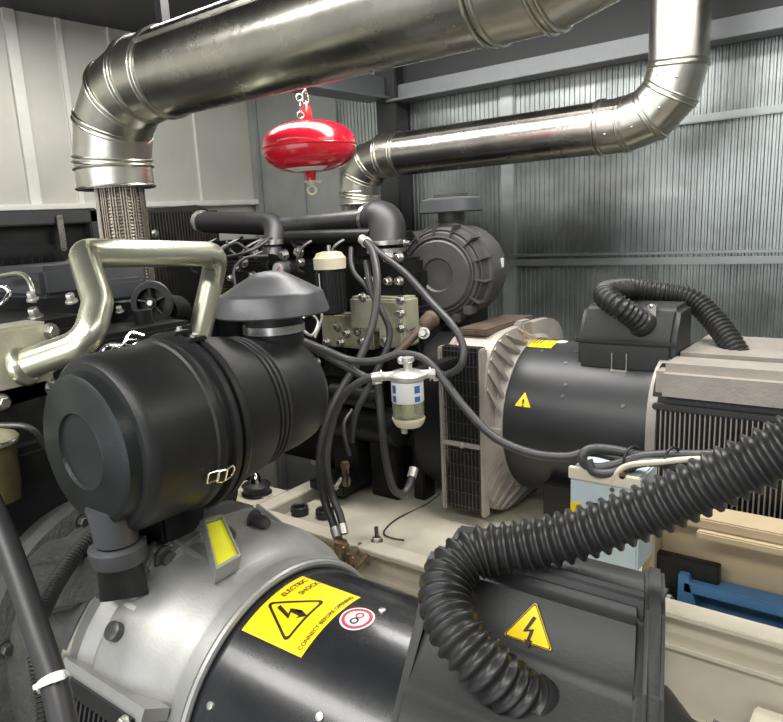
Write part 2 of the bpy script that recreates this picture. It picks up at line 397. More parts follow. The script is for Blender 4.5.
m = MB(); a = V((-1.3856, 1.1889, 0.7016)); 
m.box((-1.545, 1.34, ZB - .05), (-1.485, 2.4, ZB + .006), .003); m.build('cross_member', 'cream', bf); m = MB(); m.box((-2.2, 1.36, ZB - .10), (-2.1, 2.4, ZB), .003); m.build('cross_member', 'cream', bf)
m = MB(); m.box((-1.74, 1.352, ZB - .03), (-1.546, 1.50, ZB + .004), .003); m.build('mount_pad', 'cream', bf)
m = MB(); m.box((-2.25, 1.36, .12), (1.5, 2.4, .2)); m.build('floor_pan', 'dark_steel', bf)
m = MB()
for x in (-2.2, -1.2, -.2, .9):
    for y in (1.34, 2.40): MB().box((x, y, 0), (x + .08, y + .06, ZB - .13), .004).build('frame_leg', 'cream', bf)
m = MB(); m.box((-.45, 1.50, .785), (1.5, 1.58, .808), .003); m.box((-.44, 1.56, .63), (1.5, 1.575, .79)); m.box((-.45, 1.50, .632), (-.425, 1.58, .79), .002); m.box((-.34, 1.485, .768), (1.5, 1.505, .785), .003)
m.build('support_box', 'tan', bf)
lf = thing('base_frame', 'cream steel base frame below the front generator, mostly hidden by the black barrel', 'base frame', (-.6, .645, 0))
m = MB(); m.box((-2.2, .95, .38), (1.0, 1.02, .46), .003); m.box((-2.2, .28, .38), (1.0, .35, .46), .003); m.build('side_rail', 'cream', lf)
m = MB()
for x in (-2.1, -1.0, .2, .9): MB().box((x, .28, .30), (x + .08, 1.02, .38), .003).build('cross_member', 'cream', lf)
m = MB()
for x in (-2.1, -.9, .6):
    for y in (.3, .93): MB().box((x, y, 0), (x + .08, y + .07, .30), .003).build('frame_leg', 'cream', lf)
for px, py, lbl in ((300, 510, 'black rubber bung on the cream deck, left of the pair by the dark slot'), (323, 514, 'black rubber bung on the cream deck behind the twin black hoses')):
    p = V((-1.3903, 1.3904, 0.6200)) if px == 300 else V((-1.3121, 1.4130, 0.6200))
    c = thing('rubber_bung', lbl, 'bung', p, 'black rubber bungs on the cream deck')
    MB().lathe([(0, .026), (.024, .026), (.027, .023), (.024, .018), (.012, .016), (.012, 0)], p, (0, 0, 1), 28).build('cap_shell', 'rubber', c)
    MB().torus(p + V((0, 0, .012)), (0, 0, 1), .026, .002, 28, 6).build('rim', 'rubber', c)
p = V((-1.0887, 1.3675, 0.6200)); c = thing('threaded_stud', 'small dark stud bolt standing on the cream deck', 'bolt', p)
MB().cyl(p + V((0, 0, .006)), p + V((0, 0, .04)), .0055, None, 12).build('stud', 'bolt_dark', c)
MB().hexa(p, (0, 0, 1), .012, .010).build('nut', 'bolt', c)
tag(MB().tube(spline([(-1.0302, 1.5900, 0.6877), (-1.1083, 1.6280, 0.6240), (-1.1212, 1.5191, 0.6240), (-1.1128, 1.4454, 0.6240), (-1.0932, 1.4051, 0.6240), (-1.0605, 1.3966, 0.6240), (-1.0265, 1.4037, 0.6240)], 8), .0022, 6).build('thin_wire', 'hose'), 'thin grey wire lying across the cream deck', 'wire')
def mount(name, label, p, s=1, dome=True):
    p = V(p); c = thing(name, label, 'vibration mount', p, 'rubber anti-vibration mounts')
    MB().lathe([(0, .052 * s), (.006, .054 * s), (.010, .046 * s), (.030 * s, .048 * s), (.034 * s, .052 * s), (.040 * s, .046 * s), (.046 * s, .02 * s)], p, (0, 0, 1), 36).build('rubber_body', 'rubber', c)
    if dome: MB().lathe([(.044 * s, .022 * s), (.05 * s, .021 * s), (.075 * s, .012 * s), (.082 * s, .004 * s)], p, (0, 0, 1), 20).build('dome_nut', 'chrome', c)
    MB().box((p.x - .06 * s, p.y - .02, p.z), (p.x + .06 * s, p.y + .02, p.z + .004), .001).build('foot_plate', 'cream', c)
mount('vibration_mount', 'black rubber mount with a bright dome nut beside the dark slot in the deck', (-1.6124, 1.4277, 0.6240), .9)
mount('vibration_mount', 'round black rubber mount in front of the pale blue box', (-0.5565, 1.5434, 0.6200), .95, False)

# ------------------------------------------------------------------ generators' alternators
def sq(x, y0, z0, h, e, n=72):
    out = []
    for i in range(n):
        a = 2 * PI * i / n; c, s = cos(a), sin(a)
        out.append((x, y0 + math.copysign(abs(c) ** (2 / e), c) * h, z0 + math.copysign(abs(s) ** (2 / e), s) * h))
    return out
def on(y0, z0, r, x, deg): a = math.radians(deg); return V((x, y0 + r * sin(a), z0 + r * cos(a)))
def nrm(deg): a = math.radians(deg); return V((0, sin(a), cos(a)))
def decal(verts, faces, y0, z0, r, x0, phi0, sub=None):
    # u runs round the barrel (away from the near side), v up = towards the engine
    m = MB(); vs = []
    for u, v in verts:
        a = math.radians(phi0) + u / r; vs.append((x0 - v, y0 + r * sin(a), z0 + r * cos(a)))
    m.raw(vs, faces); return m
def gridpatch(u0, u1, v0, v1, n=24):
    vs = []; fs = []
    for i in range(n + 1):
        u = u0 + (u1 - u0) * i / n; vs += [(u, v0), (u, v1)]
    for i in range(n): fs.append((2 * i, 2 * i + 2, 2 * i + 3, 2 * i + 1))
    return vs, fs
def loopband(outer, inner, sub=6):
    def dens(P):
        out = []
        for i in range(len(P)):
            a, b = P[i], P[(i + 1) % len(P)]
            for k in range(sub): out.append((a[0] + (b[0] - a[0]) * k / sub, a[1] + (b[1] - a[1]) * k / sub))
        return out
    o, i_ = dens(outer), dens(inner); n = len(o); return o + i_, [(k, (k + 1) % n, n + (k + 1) % n, n + k) for k in range(n)]
def disc(r, n=32, c=(0, 0)):
    return [(c[0] + r * cos(2 * PI * i / n), c[1] + r * sin(2 * PI * i / n)) for i in range(n)]
def fan(P, c=None):
    c = c or (sum(p[0] for p in P) / len(P), sum(p[1] for p in P) / len(P)); n = len(P)
    return P + [c], [(i, (i + 1) % n, n) for i in range(n)]

# ---- front alternator
Y0, Z0, RB = .645, .747, .208
fa = thing('alternator', 'large gloss black alternator in the foreground with the yellow shock label', 'alternator', (-.5, Y0, .46), 'alternators')
MB().lathe([(-.72, 0.1), (-.72, RB), (-.38, RB), (-.38, .1)], (0, Y0, Z0), (1, 0, 0), 96).build('stator_barrel', 'gloss', fa)
ad = MB()
XS = [(-.915, .246, 2.3), (-.900, .251, 2.3), (-.896, .240, 2.3), (-.868, .233, 2.3), (-.850, .243, 2.3), (-.80, .243, 2.25), (-.765, .238, 2.2), (-.738, .226, 2.05), (-.722, .219, 2), (-.714, .219, 2), (-.711, .222, 2), (-.690, .222, 2), (-.687, .216, 2)]
ad.loft([sq(x, Y0, Z0, h, e, 96) for x, h, e in XS]); ah = ad.build('adapter_housing', 'alu', fa, 30)
MB().lathe([(-.918, .24), (-.918, .260), (-.902, .260), (-.902, .24)], (0, Y0, Z0), (1, 0, 0), 96).build('machined_rim', 'galv_elbow', fa)
# raised rim ring next to the barrel
mm = MB(); mm.torus((-.689, Y0, Z0), (1, 0, 0), .214, .006, 96, 8); mm.build('flange_ring', 'alu', fa)
# webs and lugs round the top of the housing
def lug(deg, x, w, L, h, r, label=None):
    n = nrm(deg); tg = V((0, cos(math.radians(deg)), -sin(math.radians(deg)))); c = V((x, Y0, Z0)) + n * (r - .02)
    m = MB(); m.prism([(-w, 0), (w, 0), (w * .9, h * .75), (w * .55, h), (-w * .55, h), (-w * .9, h * .75)], c, tg, n, V((1, 0, 0)) * L, .004)
    return m.build('mounting_lug', 'alu', fa)
rr0 = .248
l1 = lug(7, -.875, .062, .06, .045, rr0)
for tdeg in (-1.5, 15):
    n = nrm(tdeg); c = V((-.815, Y0, Z0)) + n * (rr0 + .006)
    m = MB(); m.lathe([(-.02, .017), (0, .017), (.001, .011), (.02, .012), (.03, .008)], c, (1, 0, 0), 20); m.build('bolt', 'bolt_dark', l1)
l2 = lug(-20, -.885, .034, .035, .036, rr0)
lug(-11, -.89, .045, .06, .028, rr0)
n = nrm(-20); m = MB(); m.lathe([(0, .018), (.006, .018), (.007, .012), (.018, .012)], V((-.850, Y0, Z0)) + n * (rr0 + .002), (1, 0, 0), 18); m.build('bolt', 'bolt_dark', l2)
# bracket with yellow tag
tb = MB(); o = V((-0.7799, 0.6091, 0.9623)); 
pts = [(-0.8006, 0.6054, 1.0334), (-0.7944, 0.6307, 1.0333), (-0.7298, 0.6025, 1.0025), (-0.7335, 0.5647, 0.9980)]
q = [V(p) for p in pts]; nn = (q[1] - q[0]).cross(q[3] - q[0]).normalized()
if nn.dot(V((0, 0, 1.45)) - q[0]) < 0: nn = -nn
cen = sum(q, V()) / 4
br = MB()
outer = [cen + (p - cen) * 1.13 for p in q]
A = [outer[i] for i in range(4)]
for i in range(4):
    j = (i + 1) % 4
    br.loft([[A[i] - nn * .03, A[j] - nn * .03, q[j] - nn * .03, q[i] - nn * .03], [A[i], A[j], q[j], q[i]]])
bk = [cen + (p - cen) * 1.05 for p in q]
br.loft([[p - nn * .034 for p in bk], [p - nn * .02 for p in bk]])
brk = br.build('tag_bracket', 'alu', fa)
tg_ = MB(); q2 = [cen + (p - cen) * .97 for p in q]; tg_.loft([[p - nn * .021 for p in q2], [p - nn * .006 for p in q2]]); lab(tg_.build('yellow_tag', 'lime', brk), 'lime yellow tag')
for d0 in (-15, 30, -40):
    n = nrm(d0); tg2 = V((0, cos(math.radians(d0)), -sin(math.radians(d0)))); c = V((-.885, Y0, Z0)) + n * .240
    gu = MB(); gu.prism([(0, 0), (.11, 0), (0, .030)], c, (1, 0, 0), n, tg2 * .008, .001); gu.build('web', 'alu', fa)
for px, py in ((100, 645),):
    p = V((-0.7790, 0.4047, 0.9461)); n = nrm(-48)
    m = MB(); m.lathe([(0, .020), (.005, .020), (.006, .0135), (.018, .0135), (.020, .010)], on(Y0, Z0, .246, -.83, -47.5), n, 20); m.build('bolt', 'bolt_dark', fa)
# vent under the near side of the housing
vg = MB(); 
vb = [on(Y0, Z0, .281, x, d) for x, d in ((-.86, -56), (-.725, -56), (-.725, -125), (-.86, -125))]
def vpt(x, d, r): return on(Y0, Z0, r, x, d)
def arcband(m, x0, x1, d0, d1, r0, r1, k=20):
    m.loft([[vpt(x0, d0 + (d1 - d0) * i / k, r0), vpt(x1, d0 + (d1 - d0) * i / k, r0), vpt(x1, d0 + (d1 - d0) * i / k, r1), vpt(x0, d0 + (d1 - d0) * i / k, r1)] for i in range(k + 1)])
arcband(vg, -.892, -.722, -64, -68, .235, .272, 3); arcband(vg, -.892, -.872, -67, -125, .235, .270); arcband(vg, -.742, -.722, -67, -125, .21, .264); arcband(vg, -.88, -.735, -67, -125, .225, .252)
vent = vg.build('vent_cover', 'black_metal', fa)
for i in range(11):
    m = MB(); x = -.866 + i * .0108; arcband(m, x, x + .004, -67, -122, .252, .262, 16); m.build('grille_bar', 'dark_steel', vent)
for x, d in ((-.882, -66), (-.732, -66)):
    m = MB(); m.hexa(vpt(x, d, .271), nrm(d), .008, .008); m.build('bolt', 'bolt', vent)
m = MB(); arcband(m, -.90, -.71, -60.5, -64.5, .225, .266, 3); m.build('vent_lip', 'alu', fa)
# labels on the barrel
LX, LP = -.672, -28.3           # engine-side edge, near edge
U, W = .125, .108
vs, fs = gridpatch(0, U, -W, 0); yl = decal(vs, fs, Y0, Z0, RB + .0008, LX, LP).build('shock_label', 'yellow', fa)
def warp(m2, name, mt, par, r=RB + .0014): return decal(m2[0], m2[1], Y0, Z0, r, LX, LP).build(name, mt, par)
T0 = roundtri(.049, .0055); T1 = roundtri(.0415, .0035)
tc = (.050, -.051)
sh = lambda P, k=1, c=tc: [(c[0] + p[0] * k, c[1] + p[1] * k) for p in P]
warp(loopband(sh(T0), sh(T1)), 'warning_triangle', 'ink', yl)
def bolt_poly(c, s, rot=0):
    return [(c[0] + s * (p[0] * cos(rot) - p[1] * sin(rot)), c[1] + s * (p[0] * sin(rot) + p[1] * cos(rot))) for p in BOLT_SIGN]
def bolt_faces(): return [(0, 1, 2, 8, 9, 10), (2, 3, 6, 7, 8), (3, 4, 5, 6)]
warp((bolt_poly((tc[0], tc[1] + .002), .050, .25), bolt_faces()), 'lightning_bolt', 'ink', yl)
def txt(s, size, c, wide=1.0):
    v, f = text2d(s, size); return [(c[0] + a * wide, c[1] + b) for a, b in v], f
warp(txt('ELECTRIC', .0118, (.0945, -.014), .95), 'label_text', 'ink', yl)
warp(txt('SHOCK', .0118, (.104, -.033), .95), 'label_text', 'ink', yl)
warp(txt('CONNECT BEFORE OPENING', .0090, (.063, -.0995), .93), 'label_text', 'ink', yl)
cp = (.082, -.136)
vs, fs = fan(disc(.023, 40, cp)); rl = decal(vs, fs, Y0, Z0, RB + .0008, LX, LP).build('round_label', 'white', fa)
warp(loopband(disc(.0205, 32, cp), disc(.016, 32, cp), 1), 'red_ring', 'print_red', rl)
warp(loopband(disc(.0062, 20, (cp[0] - .006, cp[1])), disc(.0035, 20, (cp[0] - .006, cp[1])), 1), 'symbol', 'ink', rl)
warp(loopband(disc(.0062, 20, (cp[0] + .006, cp[1])), disc(.0035, 20, (cp[0] + .006, cp[1])), 1), 'symbol', 'print_red', rl)
for x, d in ((-.445, 1), (-.50, -42), (-.66, -55), (-.52, 3)):
    m = MB(); m.lathe([(-.002, .006), (.002, .005), (.003, 0)], on(Y0, Z0, RB, x, d), nrm(d), 14); m.build('rivet', 'bolt', fa)
# terminal box
XA, XB = -.49, -.215
def tx(y, left): return (-.405 - .34 * (y - .5)) if left else (-.142 - .30 * (y - .5))
tp = [(.435, .74), (.452, .845), (.500, .918), (.550, .948), (.640, .972), (.682, 1.040), (.72, 1.040), (.73, .80), (.62, .72)]
tbm = MB(); 
tbm.loft([[(tx(y, True), y, z) for y, z in tp], [(tx(y, False), y, z) for y, z in tp]])
bmesh.ops.bevel(tbm.bm, geom=list(tbm.bm.edges), offset=.012, segments=3, affect='EDGES', clamp_overlap=True)
tbx = tbm.build('terminal_box', 'box', fa, 50)
m = MB()   # raised back lip and end rim of the cover
lip = [(.69, 1.02), (.70, 1.052), (.71, 1.056), (.755, 1.052), (.77, 1.035), (.77, .85), (.73, .85)]
m.loft([[(tx(y, True) + .03, y, z) for y, z in lip], [(-.36, y, z + .012) for y, z in lip], [(-.335, y, z) for y, z in lip], [(tx(y, False), y, z) for y, z in lip]])
bmesh.ops.bevel(m.bm, geom=list(m.bm.edges), offset=.005, segments=2, affect='EDGES', clamp_overlap=True)
m.build('back_lip', 'box', tbx, 50)
m = MB(); rim = [(.425, .74), (.443, .855), (.493, .930), (.545, .960), (.634, .984), (.678, 1.052), (.71, 1.06), (.765, 1.055), (.775, .85), (.73, .72)]
m.loft([[(tx(y, False) - .004, y, z) for y, z in rim], [(tx(y, False) + .016, y, z) for y, z in rim]])
bmesh.ops.bevel(m.bm, geom=list(m.bm.edges), offset=.004, segments=2, affect='EDGES', clamp_overlap=True)
m.build('end_rim', 'box', tbx, 50)
sc_ = V((-.313, .6550, 1.0005)); su = V((1, 0, 0)); sn = V((0, -.864, .504)).normalized(); sv = sn.cross(su)
R0 = roundtri(.034, .002)
m = MB(); m.prism([(p[0] * .98, p[1] * .88) for p in R0], sc_ - sn * .001, su, sv, sn * .0016); sg = m.build('warning_sign', 'yellow', tbx)
m = MB(); m.ring2([(p[0] * .95, p[1] * .85) for p in R0], [(p[0] * .90, p[1] * .80) for p in R0], sc_ + sn * .0006, su, sv, sn * .0006); m.build('sign_border', 'ink', sg)
m = MB(); bp_ = bolt_poly((0, -.003), .034, .15); m.raw([sc_ + su * a + sv * b + sn * .0013 for a, b in bp_], bolt_faces()); m.build('lightning_bolt', 'ink', sg)
# non-drive end behind the box, mostly out of sight
m = MB(); m.lathe([(-.38, RB * .98), (-.20, RB * .98), (-.17, .18), (-.12, .17), (-.12, .05)], (0, Y0, Z0), (1, 0, 0), 64); m.build('end_housing', 'black_metal', fa)
m = MB(); m.slab((-.155, .60, .875), V((.17, -.04, 0)), V((.0, .17, .02)), V((0, 0, -.14)), .008); m.build('side_tray', 'box', fa)
m = MB()
for x in (-.60, -.30):
    for s in (-1, 1): MB().box((x, Y0 + s * .2 - .04, .46), (x + .09, Y0 + s * .2 + .04, .62), .004).build('foot', 'black_metal', fa)

# ---- rear alternator
Y1, Z1, RR = 1.836, .888, .21
ra = thing('alternator', 'black alternator at the back right with a pale finned housing and grille', 'alternator', (-.7, Y1, .62), 'alternators')
MB().lathe([(-.88, .1), (-.88, RR), (-.485, RR), (-.485, .1)], (0, Y1, Z1), (1, 0, 0), 96).build('stator_barrel', 'satin', ra)
hh = .252
ad = MB(); ad.loft([sq(x, Y1, Z1, h, e, 96) for x, h, e in [(-1.012, hh, 4.2), (-.995, hh + .004, 4.2), (-.99, hh - .004, 4.2), (-.898, hh - .004, 4.2), (-.894, hh + .004, 4.2), (-.876, hh + .002, 4.2), (-.868, .222, 2.4), (-.858, .218, 2), (-.852, .214, 2)]]); ad.build('adapter_housing', 'alu_warm', ra, 30)
# fins on the taper
for i in range(15):
    a = math.radians(-176 + i * 12.3); e = 4.2; c, s = sin(a), cos(a)
    def pt(h, ee, x): return V((x, Y1 + math.copysign(abs(c) ** (2 / ee), c) * h, Z1 + math.copysign(abs(s) ** (2 / ee), s) * h))
    tgt = V((0, cos(a), -sin(a)))
    m = MB(); A = [pt(hh, 4.2, -.884), pt(hh - .002, 4.2, -.872), pt(.222, 2, -.852), pt(.205, 2, -.856), pt(.205, 3, -.884)]
    m.loft([[p - tgt * .0055 for p in A], [p + tgt * .0055 for p in A]]); m.build('fin', 'alu_warm', ra)
m = MB(); m.box((-1.003, Y1 - hh - .002, Z1 - .225), (-.893, Y1 - hh + .03, Z1 + .225)); vent = m.build('vent_screen', 'black_metal', ra)
for i in range(10):
    x = -.998 + i * .0112; m = MB(); m.box((x, Y1 - hh - .006, Z1 - .225), (x + .0022, Y1 - hh, Z1 + .225)); m.build('grille_bar', 'bolt_dark', vent)
for i in range(12):
    zz = Z1 - .215 + i * .039; m = MB(); m.box((-1.002, Y1 - hh - .007, zz), (-.893, Y1 - hh - .001, zz + .0018)); m.build('grille_bar', 'bolt_dark', vent)
m = MB(); m.box((-1.01, Y1 - hh - .010, Z1 - .045), (-.89, Y1 - hh + .01, Z1 - .032), .002); m.hexa((-.945, Y1 - hh - .01, Z1 - .038), (0, -1, 0), .007, .006); m.build('cross_bar', 'alu_warm', vent)
m = MB(); m.box((-1.016, Y1 - hh - .008, Z1 - .235), (-1.002, Y1 - hh + .02, Z1 + .225), .004); m.box((-.894, Y1 - hh - .008, Z1 - .235), (-.880, Y1 - hh + .02, Z1 + .225), .004); m.build('side_rim', 'alu_warm', ra)
m = MB(); m.box((-1.01, Y1 - .17, Z1 + hh - .01), (-.915, Y1 + .12, Z1 + hh + .008), .004); lab(m.build('top_cover', 'rust', ra), 'brown top plate')
m = MB(); m.box((-.895, Y1 - .06, Z1 + .215), (-.865, Y1 + .0, Z1 + .268), .006); m.build('lifting_lug', 'alu_warm', ra)
vs, fs = gridpatch(-.05, .01, -.07, 0); o = decal(vs, fs, Y1, Z1, RR + .001, -.853, -4).build('warning_label', 'yellow', ra)
v, f = txt('!', .03, (-.02, -.055)); decal(v, f, Y1, Z1, RR + .0016, -.855, 0).build('label_mark', 'ink', o)
for k in range(3):
    vs, fs = gridpatch(-.04, .0, -.012 - .01 * k, -.008 - .01 * k, 8); decal(vs, fs, Y1, Z1, RR + .0016, -.855, 0).build('label_line', 'ink', o)
# triangle with exclamation mark: upright on the side of the barrel
sd_ = -67; rt = roundtri(.026, .0015); 
def side(pts, r): return [on(Y1, Z1, r, -.80 + p[0], sd_ + math.degrees(p[1] / RR) * 1) for p in pts]
dn = loopband(rt, [(p[0] * .02, p[1] * .02) for p in rt], 4)
m = MB(); m.raw(side(dn[0], RR + .001), dn[1]); tr = m.build('warning_triangle', 'yellow', ra)
v, f = txt('!', .028, (0, -.004), 1.2); m = MB(); m.raw(side(v, RR + .0018), f); m.build('exclamation_mark', 'ink', tr)
for x, d in ((-.80, -22), (-.71, -20), (-.72, -33), (-.70, -52), (-.70, -60), (-.55, -62), (-.66, -8)):
    m = MB(); m.lathe([(-.002, .006), (.002, .005), (.003, 0)], on(Y1, Z1, RR, x, d), nrm(d), 14); m.build('rivet', 'bolt_dark', ra)
vs, fs = fan(disc(.016, 24)); decal(vs, fs, Y1, Z1, RR + .001, -.775, -3).build('white_sticker', 'white', ra)
# terminal box on top of the barrel
pf_ = [(1.715, 1.05), (1.715, 1.128), (1.755, 1.208), (1.86, 1.212), (1.87, 1.06)]
m = MB(); m.loft([[(-.69, y, z) for y, z in pf_], [(-.458, y, z) for y, z in pf_]])
bmesh.ops.bevel(m.bm, geom=list(m.bm.edges), offset=.012, segments=3, affect='EDGES', clamp_overlap=True); tb2 = m.build('terminal_box', 'box', ra, 50)
m = MB(); m.box((-.694, 1.708, 1.122), (-.454, 1.72, 1.132), .003); m.build('lid_edge', 'box', tb2)
for x in (-.60, -.565): MB().cyl((x, 1.712, 1.10), (x, 1.712, 1.045), .0022, None, 8).build('latch_wire', 'bolt', tb2)
m = MB(); m.box((-.603, 1.704, 1.042), (-.562, 1.716, 1.06), .002); m.build('latch', 'bolt', tb2)
m = MB(); m.box((-.53, 1.742, 1.185), (-.51, 1.765, 1.216), .003); m.sph((-.52, 1.745, 1.212), .006, 10); m.build('lid_catch', 'bolt', tb2)
# non-drive end: pale frame ring and finned end
m = MB(); m.loft([sq(x, Y1, Z1, h, 3.2, 80) for x, h in ((-.492, .20), (-.489, .214), (-.468, .214), (-.466, .20))]); m.build('frame_ring', 'alu_warm', ra)
m = MB(); m.loft([sq(x, Y1, Z1, h, 4.5, 80) for x, h in ((-.48, .205), (-.14, .205), (-.11, .19))]); ef = m.build('end_housing', 'black_metal', ra)
m = MB(); m.box((-.475, Y1 - .215, Z1 + .12), (-.11, Y1 - .09, Z1 + .212), .02); m.box((-.475, Y1 - .10, Z1 + .15), (-.11, Y1 + .2, Z1 + .216), .02); lab(m.build('top_cowl', 'alu_warm', ef), 'pale aluminium cowl')
for i in range(34):
    x = -.458 + i * .0102; m = MB(); m.box((x, Y1 - .213, Z1 - .19), (x + .0026, Y1 - .19, Z1 + .115)); m.build('fin', 'alu_warm', ef)
m = MB(); m.box((-.475, Y1 - .22, Z1 + .108), (-.11, Y1 - .2, Z1 + .122), .003); m.build('fin_rail', 'dark_steel', ef)
m = MB()
for x in (-.74, -.40): 
    for s in (-1, 1): MB().box((x, Y1 + s * .17 - .04, ZB + .0), (x + .09, Y1 + s * .17 + .04, Z1 - .12), .004).build('foot', 'black_metal', ra)

# ------------------------------------------------------------------ air cleaners
CX, CZ, CY = -1.026, 1.124, .575
ac = thing('air_cleaner', 'big matt black air cleaner in the foreground lying across the front engine', 'air cleaner', (CX, CY + .2, CZ - .16), 'air cleaners')
ax = (0, 1, 0); o = (CX, CY, CZ)
MB().lathe([(-.008, 0), (-.008, .057), (-.0085, .060), (-.0135, .0625), (-.012, .065), (-.012, .112), (-.006, .121), (.008, .123), (.016, .126)], o, ax, 72).build('end_cap', 'cap', ac)
MB().lathe([(.010, .10), (.014, .136), (.022, .144), (.035, .147), (.10, .147), (.133, .147), (.136, .151), (.144, .153), (.152, .151), (.154, .147), (.17, .147)], o, ax, 72).build('canister', 'plastic', ac)
m = MB(); m.lathe([(.166, .13), (.166, .156), (.172, .159), (.178, .156), (.178, .13)], o, ax, 72); m.build('clamp_ring', 'plastic', ac)
m = MB(); m.lathe([(.186, .13), (.186, .155), (.192, .158), (.199, .155), (.199, .13)], o, ax, 72); m.build('clamp_ring', 'plastic', ac)
m = MB(); m.lathe([(.16, .11), (.16, .147), (.20, .145), (.285, .132), (.285, .11)], o, ax, 72); m.build('filter_body', 'plastic', ac)
pr = [(.262, .11)]
for i in range(5): s = .266 + i * .0125; q_ = .0012 * i; pr += [(s, .124 - q_), (s + .003, .1315 - q_), (s + .007, .1315 - q_), (s + .010, .124 - q_)]
pr += [(.329, .11)]
MB().lathe(pr, o, ax, 72).build('bellows', 'rubber', ac)
MB().lathe([(.29, .112), (.328, .120), (.395, .116), (.43, .110), (.452, .095), (.466, .07), (.470, 0)], o, ax, 72).build('outlet_elbow', 'plastic', ac)
nk = V((CX, CY + .412, CZ - .006))
MB().lathe([(.03, .058), (.142, .056), (.142, .05)], nk, (0, 0, 1), 48).build('inlet_neck', 'plastic', ac)
MB().lathe([(.128, .056), (.128, .060), (.143, .060), (.143, .056)], nk, (0, 0, 1), 48).build('band_clamp', 'band', ac)
MB().cyl(nk + V((0, 0, .14)), nk + V((0, 0, .20)), .055, None, 48).build('cap_neck', 'rubber', ac)
lab(MB().lathe([(.166, .055), (.162, .095), (.158, .109), (.161, .111), (.196, .100), (.200, .097), (.202, .092), (.226, .050), (.237, .030), (.240, .012), (.240, 0)], nk + V((0, 0, .006)), (0, 0, 1), 64).build('rain_cap', 'plastic_grey', ac), 'dark grey mushroom shaped rain cap')
# dust valve
dv = V((CX + .025, CY + .012, CZ - .132))
MB().lathe([(0, .034), (.035, .036), (.06, .040)], dv - V((0, 0, .02)), (0, 0, 1), 40).build('valve_neck', 'plastic_grey', ac)
m = MB(); m.lathe([(-.006, .030), (-.006, .042), (.0, .045), (.020, .045), (.024, .038)], dv - V((0, 0, .048)), (0, 0, 1), 40); dvo = m.build('dust_valve', 'plastic_grey', ac)
dvd = V((.62, .78, 0)).normalized(); dvp = V((dvd.y, -dvd.x, 0)); rg = []
for zz, a, b in ((-.05, .034, .034), (-.065, .034, .030), (-.09, .036, .018), (-.116, .038, .007), (-.120, .038, .006)):
    rg.append([dv + V((0, 0, zz)) + dvd * math.copysign(abs(cos(q)) ** .7, cos(q)) * a + dvp * math.copysign(abs(sin(q)) ** .7, sin(q)) * b for q in [2 * PI * i / 36 for i in range(36)]])
m = MB(); m.loft(rg); m.build('valve_lip', 'plastic', dvo)
# wire latches
def latch(par, c, n, tdir, s):
    m = MB(); c = V(c); n = V(n).normalized(); t = V(tdir).normalized(); w = n.cross(t); P = lambda a, b, h: c + t * a * s + w * b * s + n * h
    m.tube(bend([P(-.2, -.42, .004), P(-1.1, -.42, .003), P(-1.1, .42, .003), P(-.2, .42, .004)], s * .12, 4), .0017, 8)
    m.tube(bend([P(-.35, -.5, .006), P(.1, -.55, .010), P(1.15, -.5, .006), P(1.25, .1, .006), P(1.0, .5, .006), P(.1, .5, .010), P(-.35, .45, .006)], s * .3, 5), .0017, 8)
    m.tube([P(-.2, -.6, .005), P(-.2, .55, .005)], .0022, 8); m.tube([P(.35, -.5, .010), P(.35, .5, .010)], .0016, 8)
    return m.build('wire_latch', 'chrome', par)
def rad(deg): a = math.radians(deg); return V((cos(a), 0, sin(a)))
latch(ac, V(o) + rad(-22) * .151 + V((0, .135, 0)), rad(-22), (0, 1, 0), .022)
latch(ac, V(o) + rad(118) * .152 + V((0, .13, 0)), rad(118), (0, 1, 0), .022)
m = MB(); m.tube(spline([V(o) + rad(128) * .156 + V((0, .09, 0)), V(o) + rad(126) * .172 + V((0, .115, 0)), V(o) + rad(118) * .160 + V((0, .13, 0)), V(o) + rad(114) * .174 + V((0, .145, 0)), V(o) + rad(110) * .162 + V((0, .16, 0))]), .0034, 8); m.build('wire_latch', 'chrome', ac)
for dg in (84, 70): 
    m = MB(); m.box(V(o) + rad(dg) * .158 + V((-.010, .165, -.004)), V(o) + rad(dg) * .158 + V((.010, .20, .004)), .002); cb_o = m.build('clamp_lug', 'plastic', ac); m = MB(); m.hexa(V(o) + rad(dg) * .162 + V((0, .18, 0)), rad(dg), .005, .006); m.build('clamp_bolt', 'bolt', cb_o)
m = MB(); m.box((CX - .07, CY + .10, CZ - .20), (CX + .02, CY + .19, CZ - .125), .006); m.build('saddle_bracket', 'black_metal', ac)
# the unit is a compact one: shrink every part about the root and set it above the flywheel housing
S = .855
for c in ac.children_recursive:
    c.data.transform(Matrix.Diagonal((S, S * 1.03, S, 1)))
ac.location = V((-0.8602, 0.4710, 1.1726)) + V((0, .206, -.16)) * S

RX, RY, RZ = V((-1.1324, 1.7557, 1.2847))
rc = thing('air_cleaner', 'dusty black air cleaner on the rear engine against the ribbed wall', 'air cleaner', (RX, RY + .12, RZ - .14), 'air cleaners')
o = (RX, RY, RZ)
MB().lathe([(.006, 0), (.006, .041), (.0, .044), (-.002, .046), (-.002, .090), (.004, .096), (.006, .100), (.012, .102)], o, ax, 64).build('end_cap', 'plastic_brown', rc)
MB().lathe([(.008, .09), (.012, .112), (.03, .124), (.05, .128), (.052, .136), (.06, .139), (.068, .136), (.07, .131), (.17, .130), (.20, .122), (.225, .10), (.24, .05), (.242, 0)], o, ax, 64).build('canister', 'plastic_brown', rc)
for i in range(14):
    d = -60 + i * 26; r_ = rad(d)
    if i in (0,): continue
    t_ = V((-r_.z, 0, r_.x)); m = MB(); m.prism([(-.002, .100), (.002, .100), (.002, .140), (-.002, .140)], V(o) + V((0, .006, 0)), t_, r_, V((0, .06, 0)), .0008); m.build('rib', 'plastic_brown', rc)
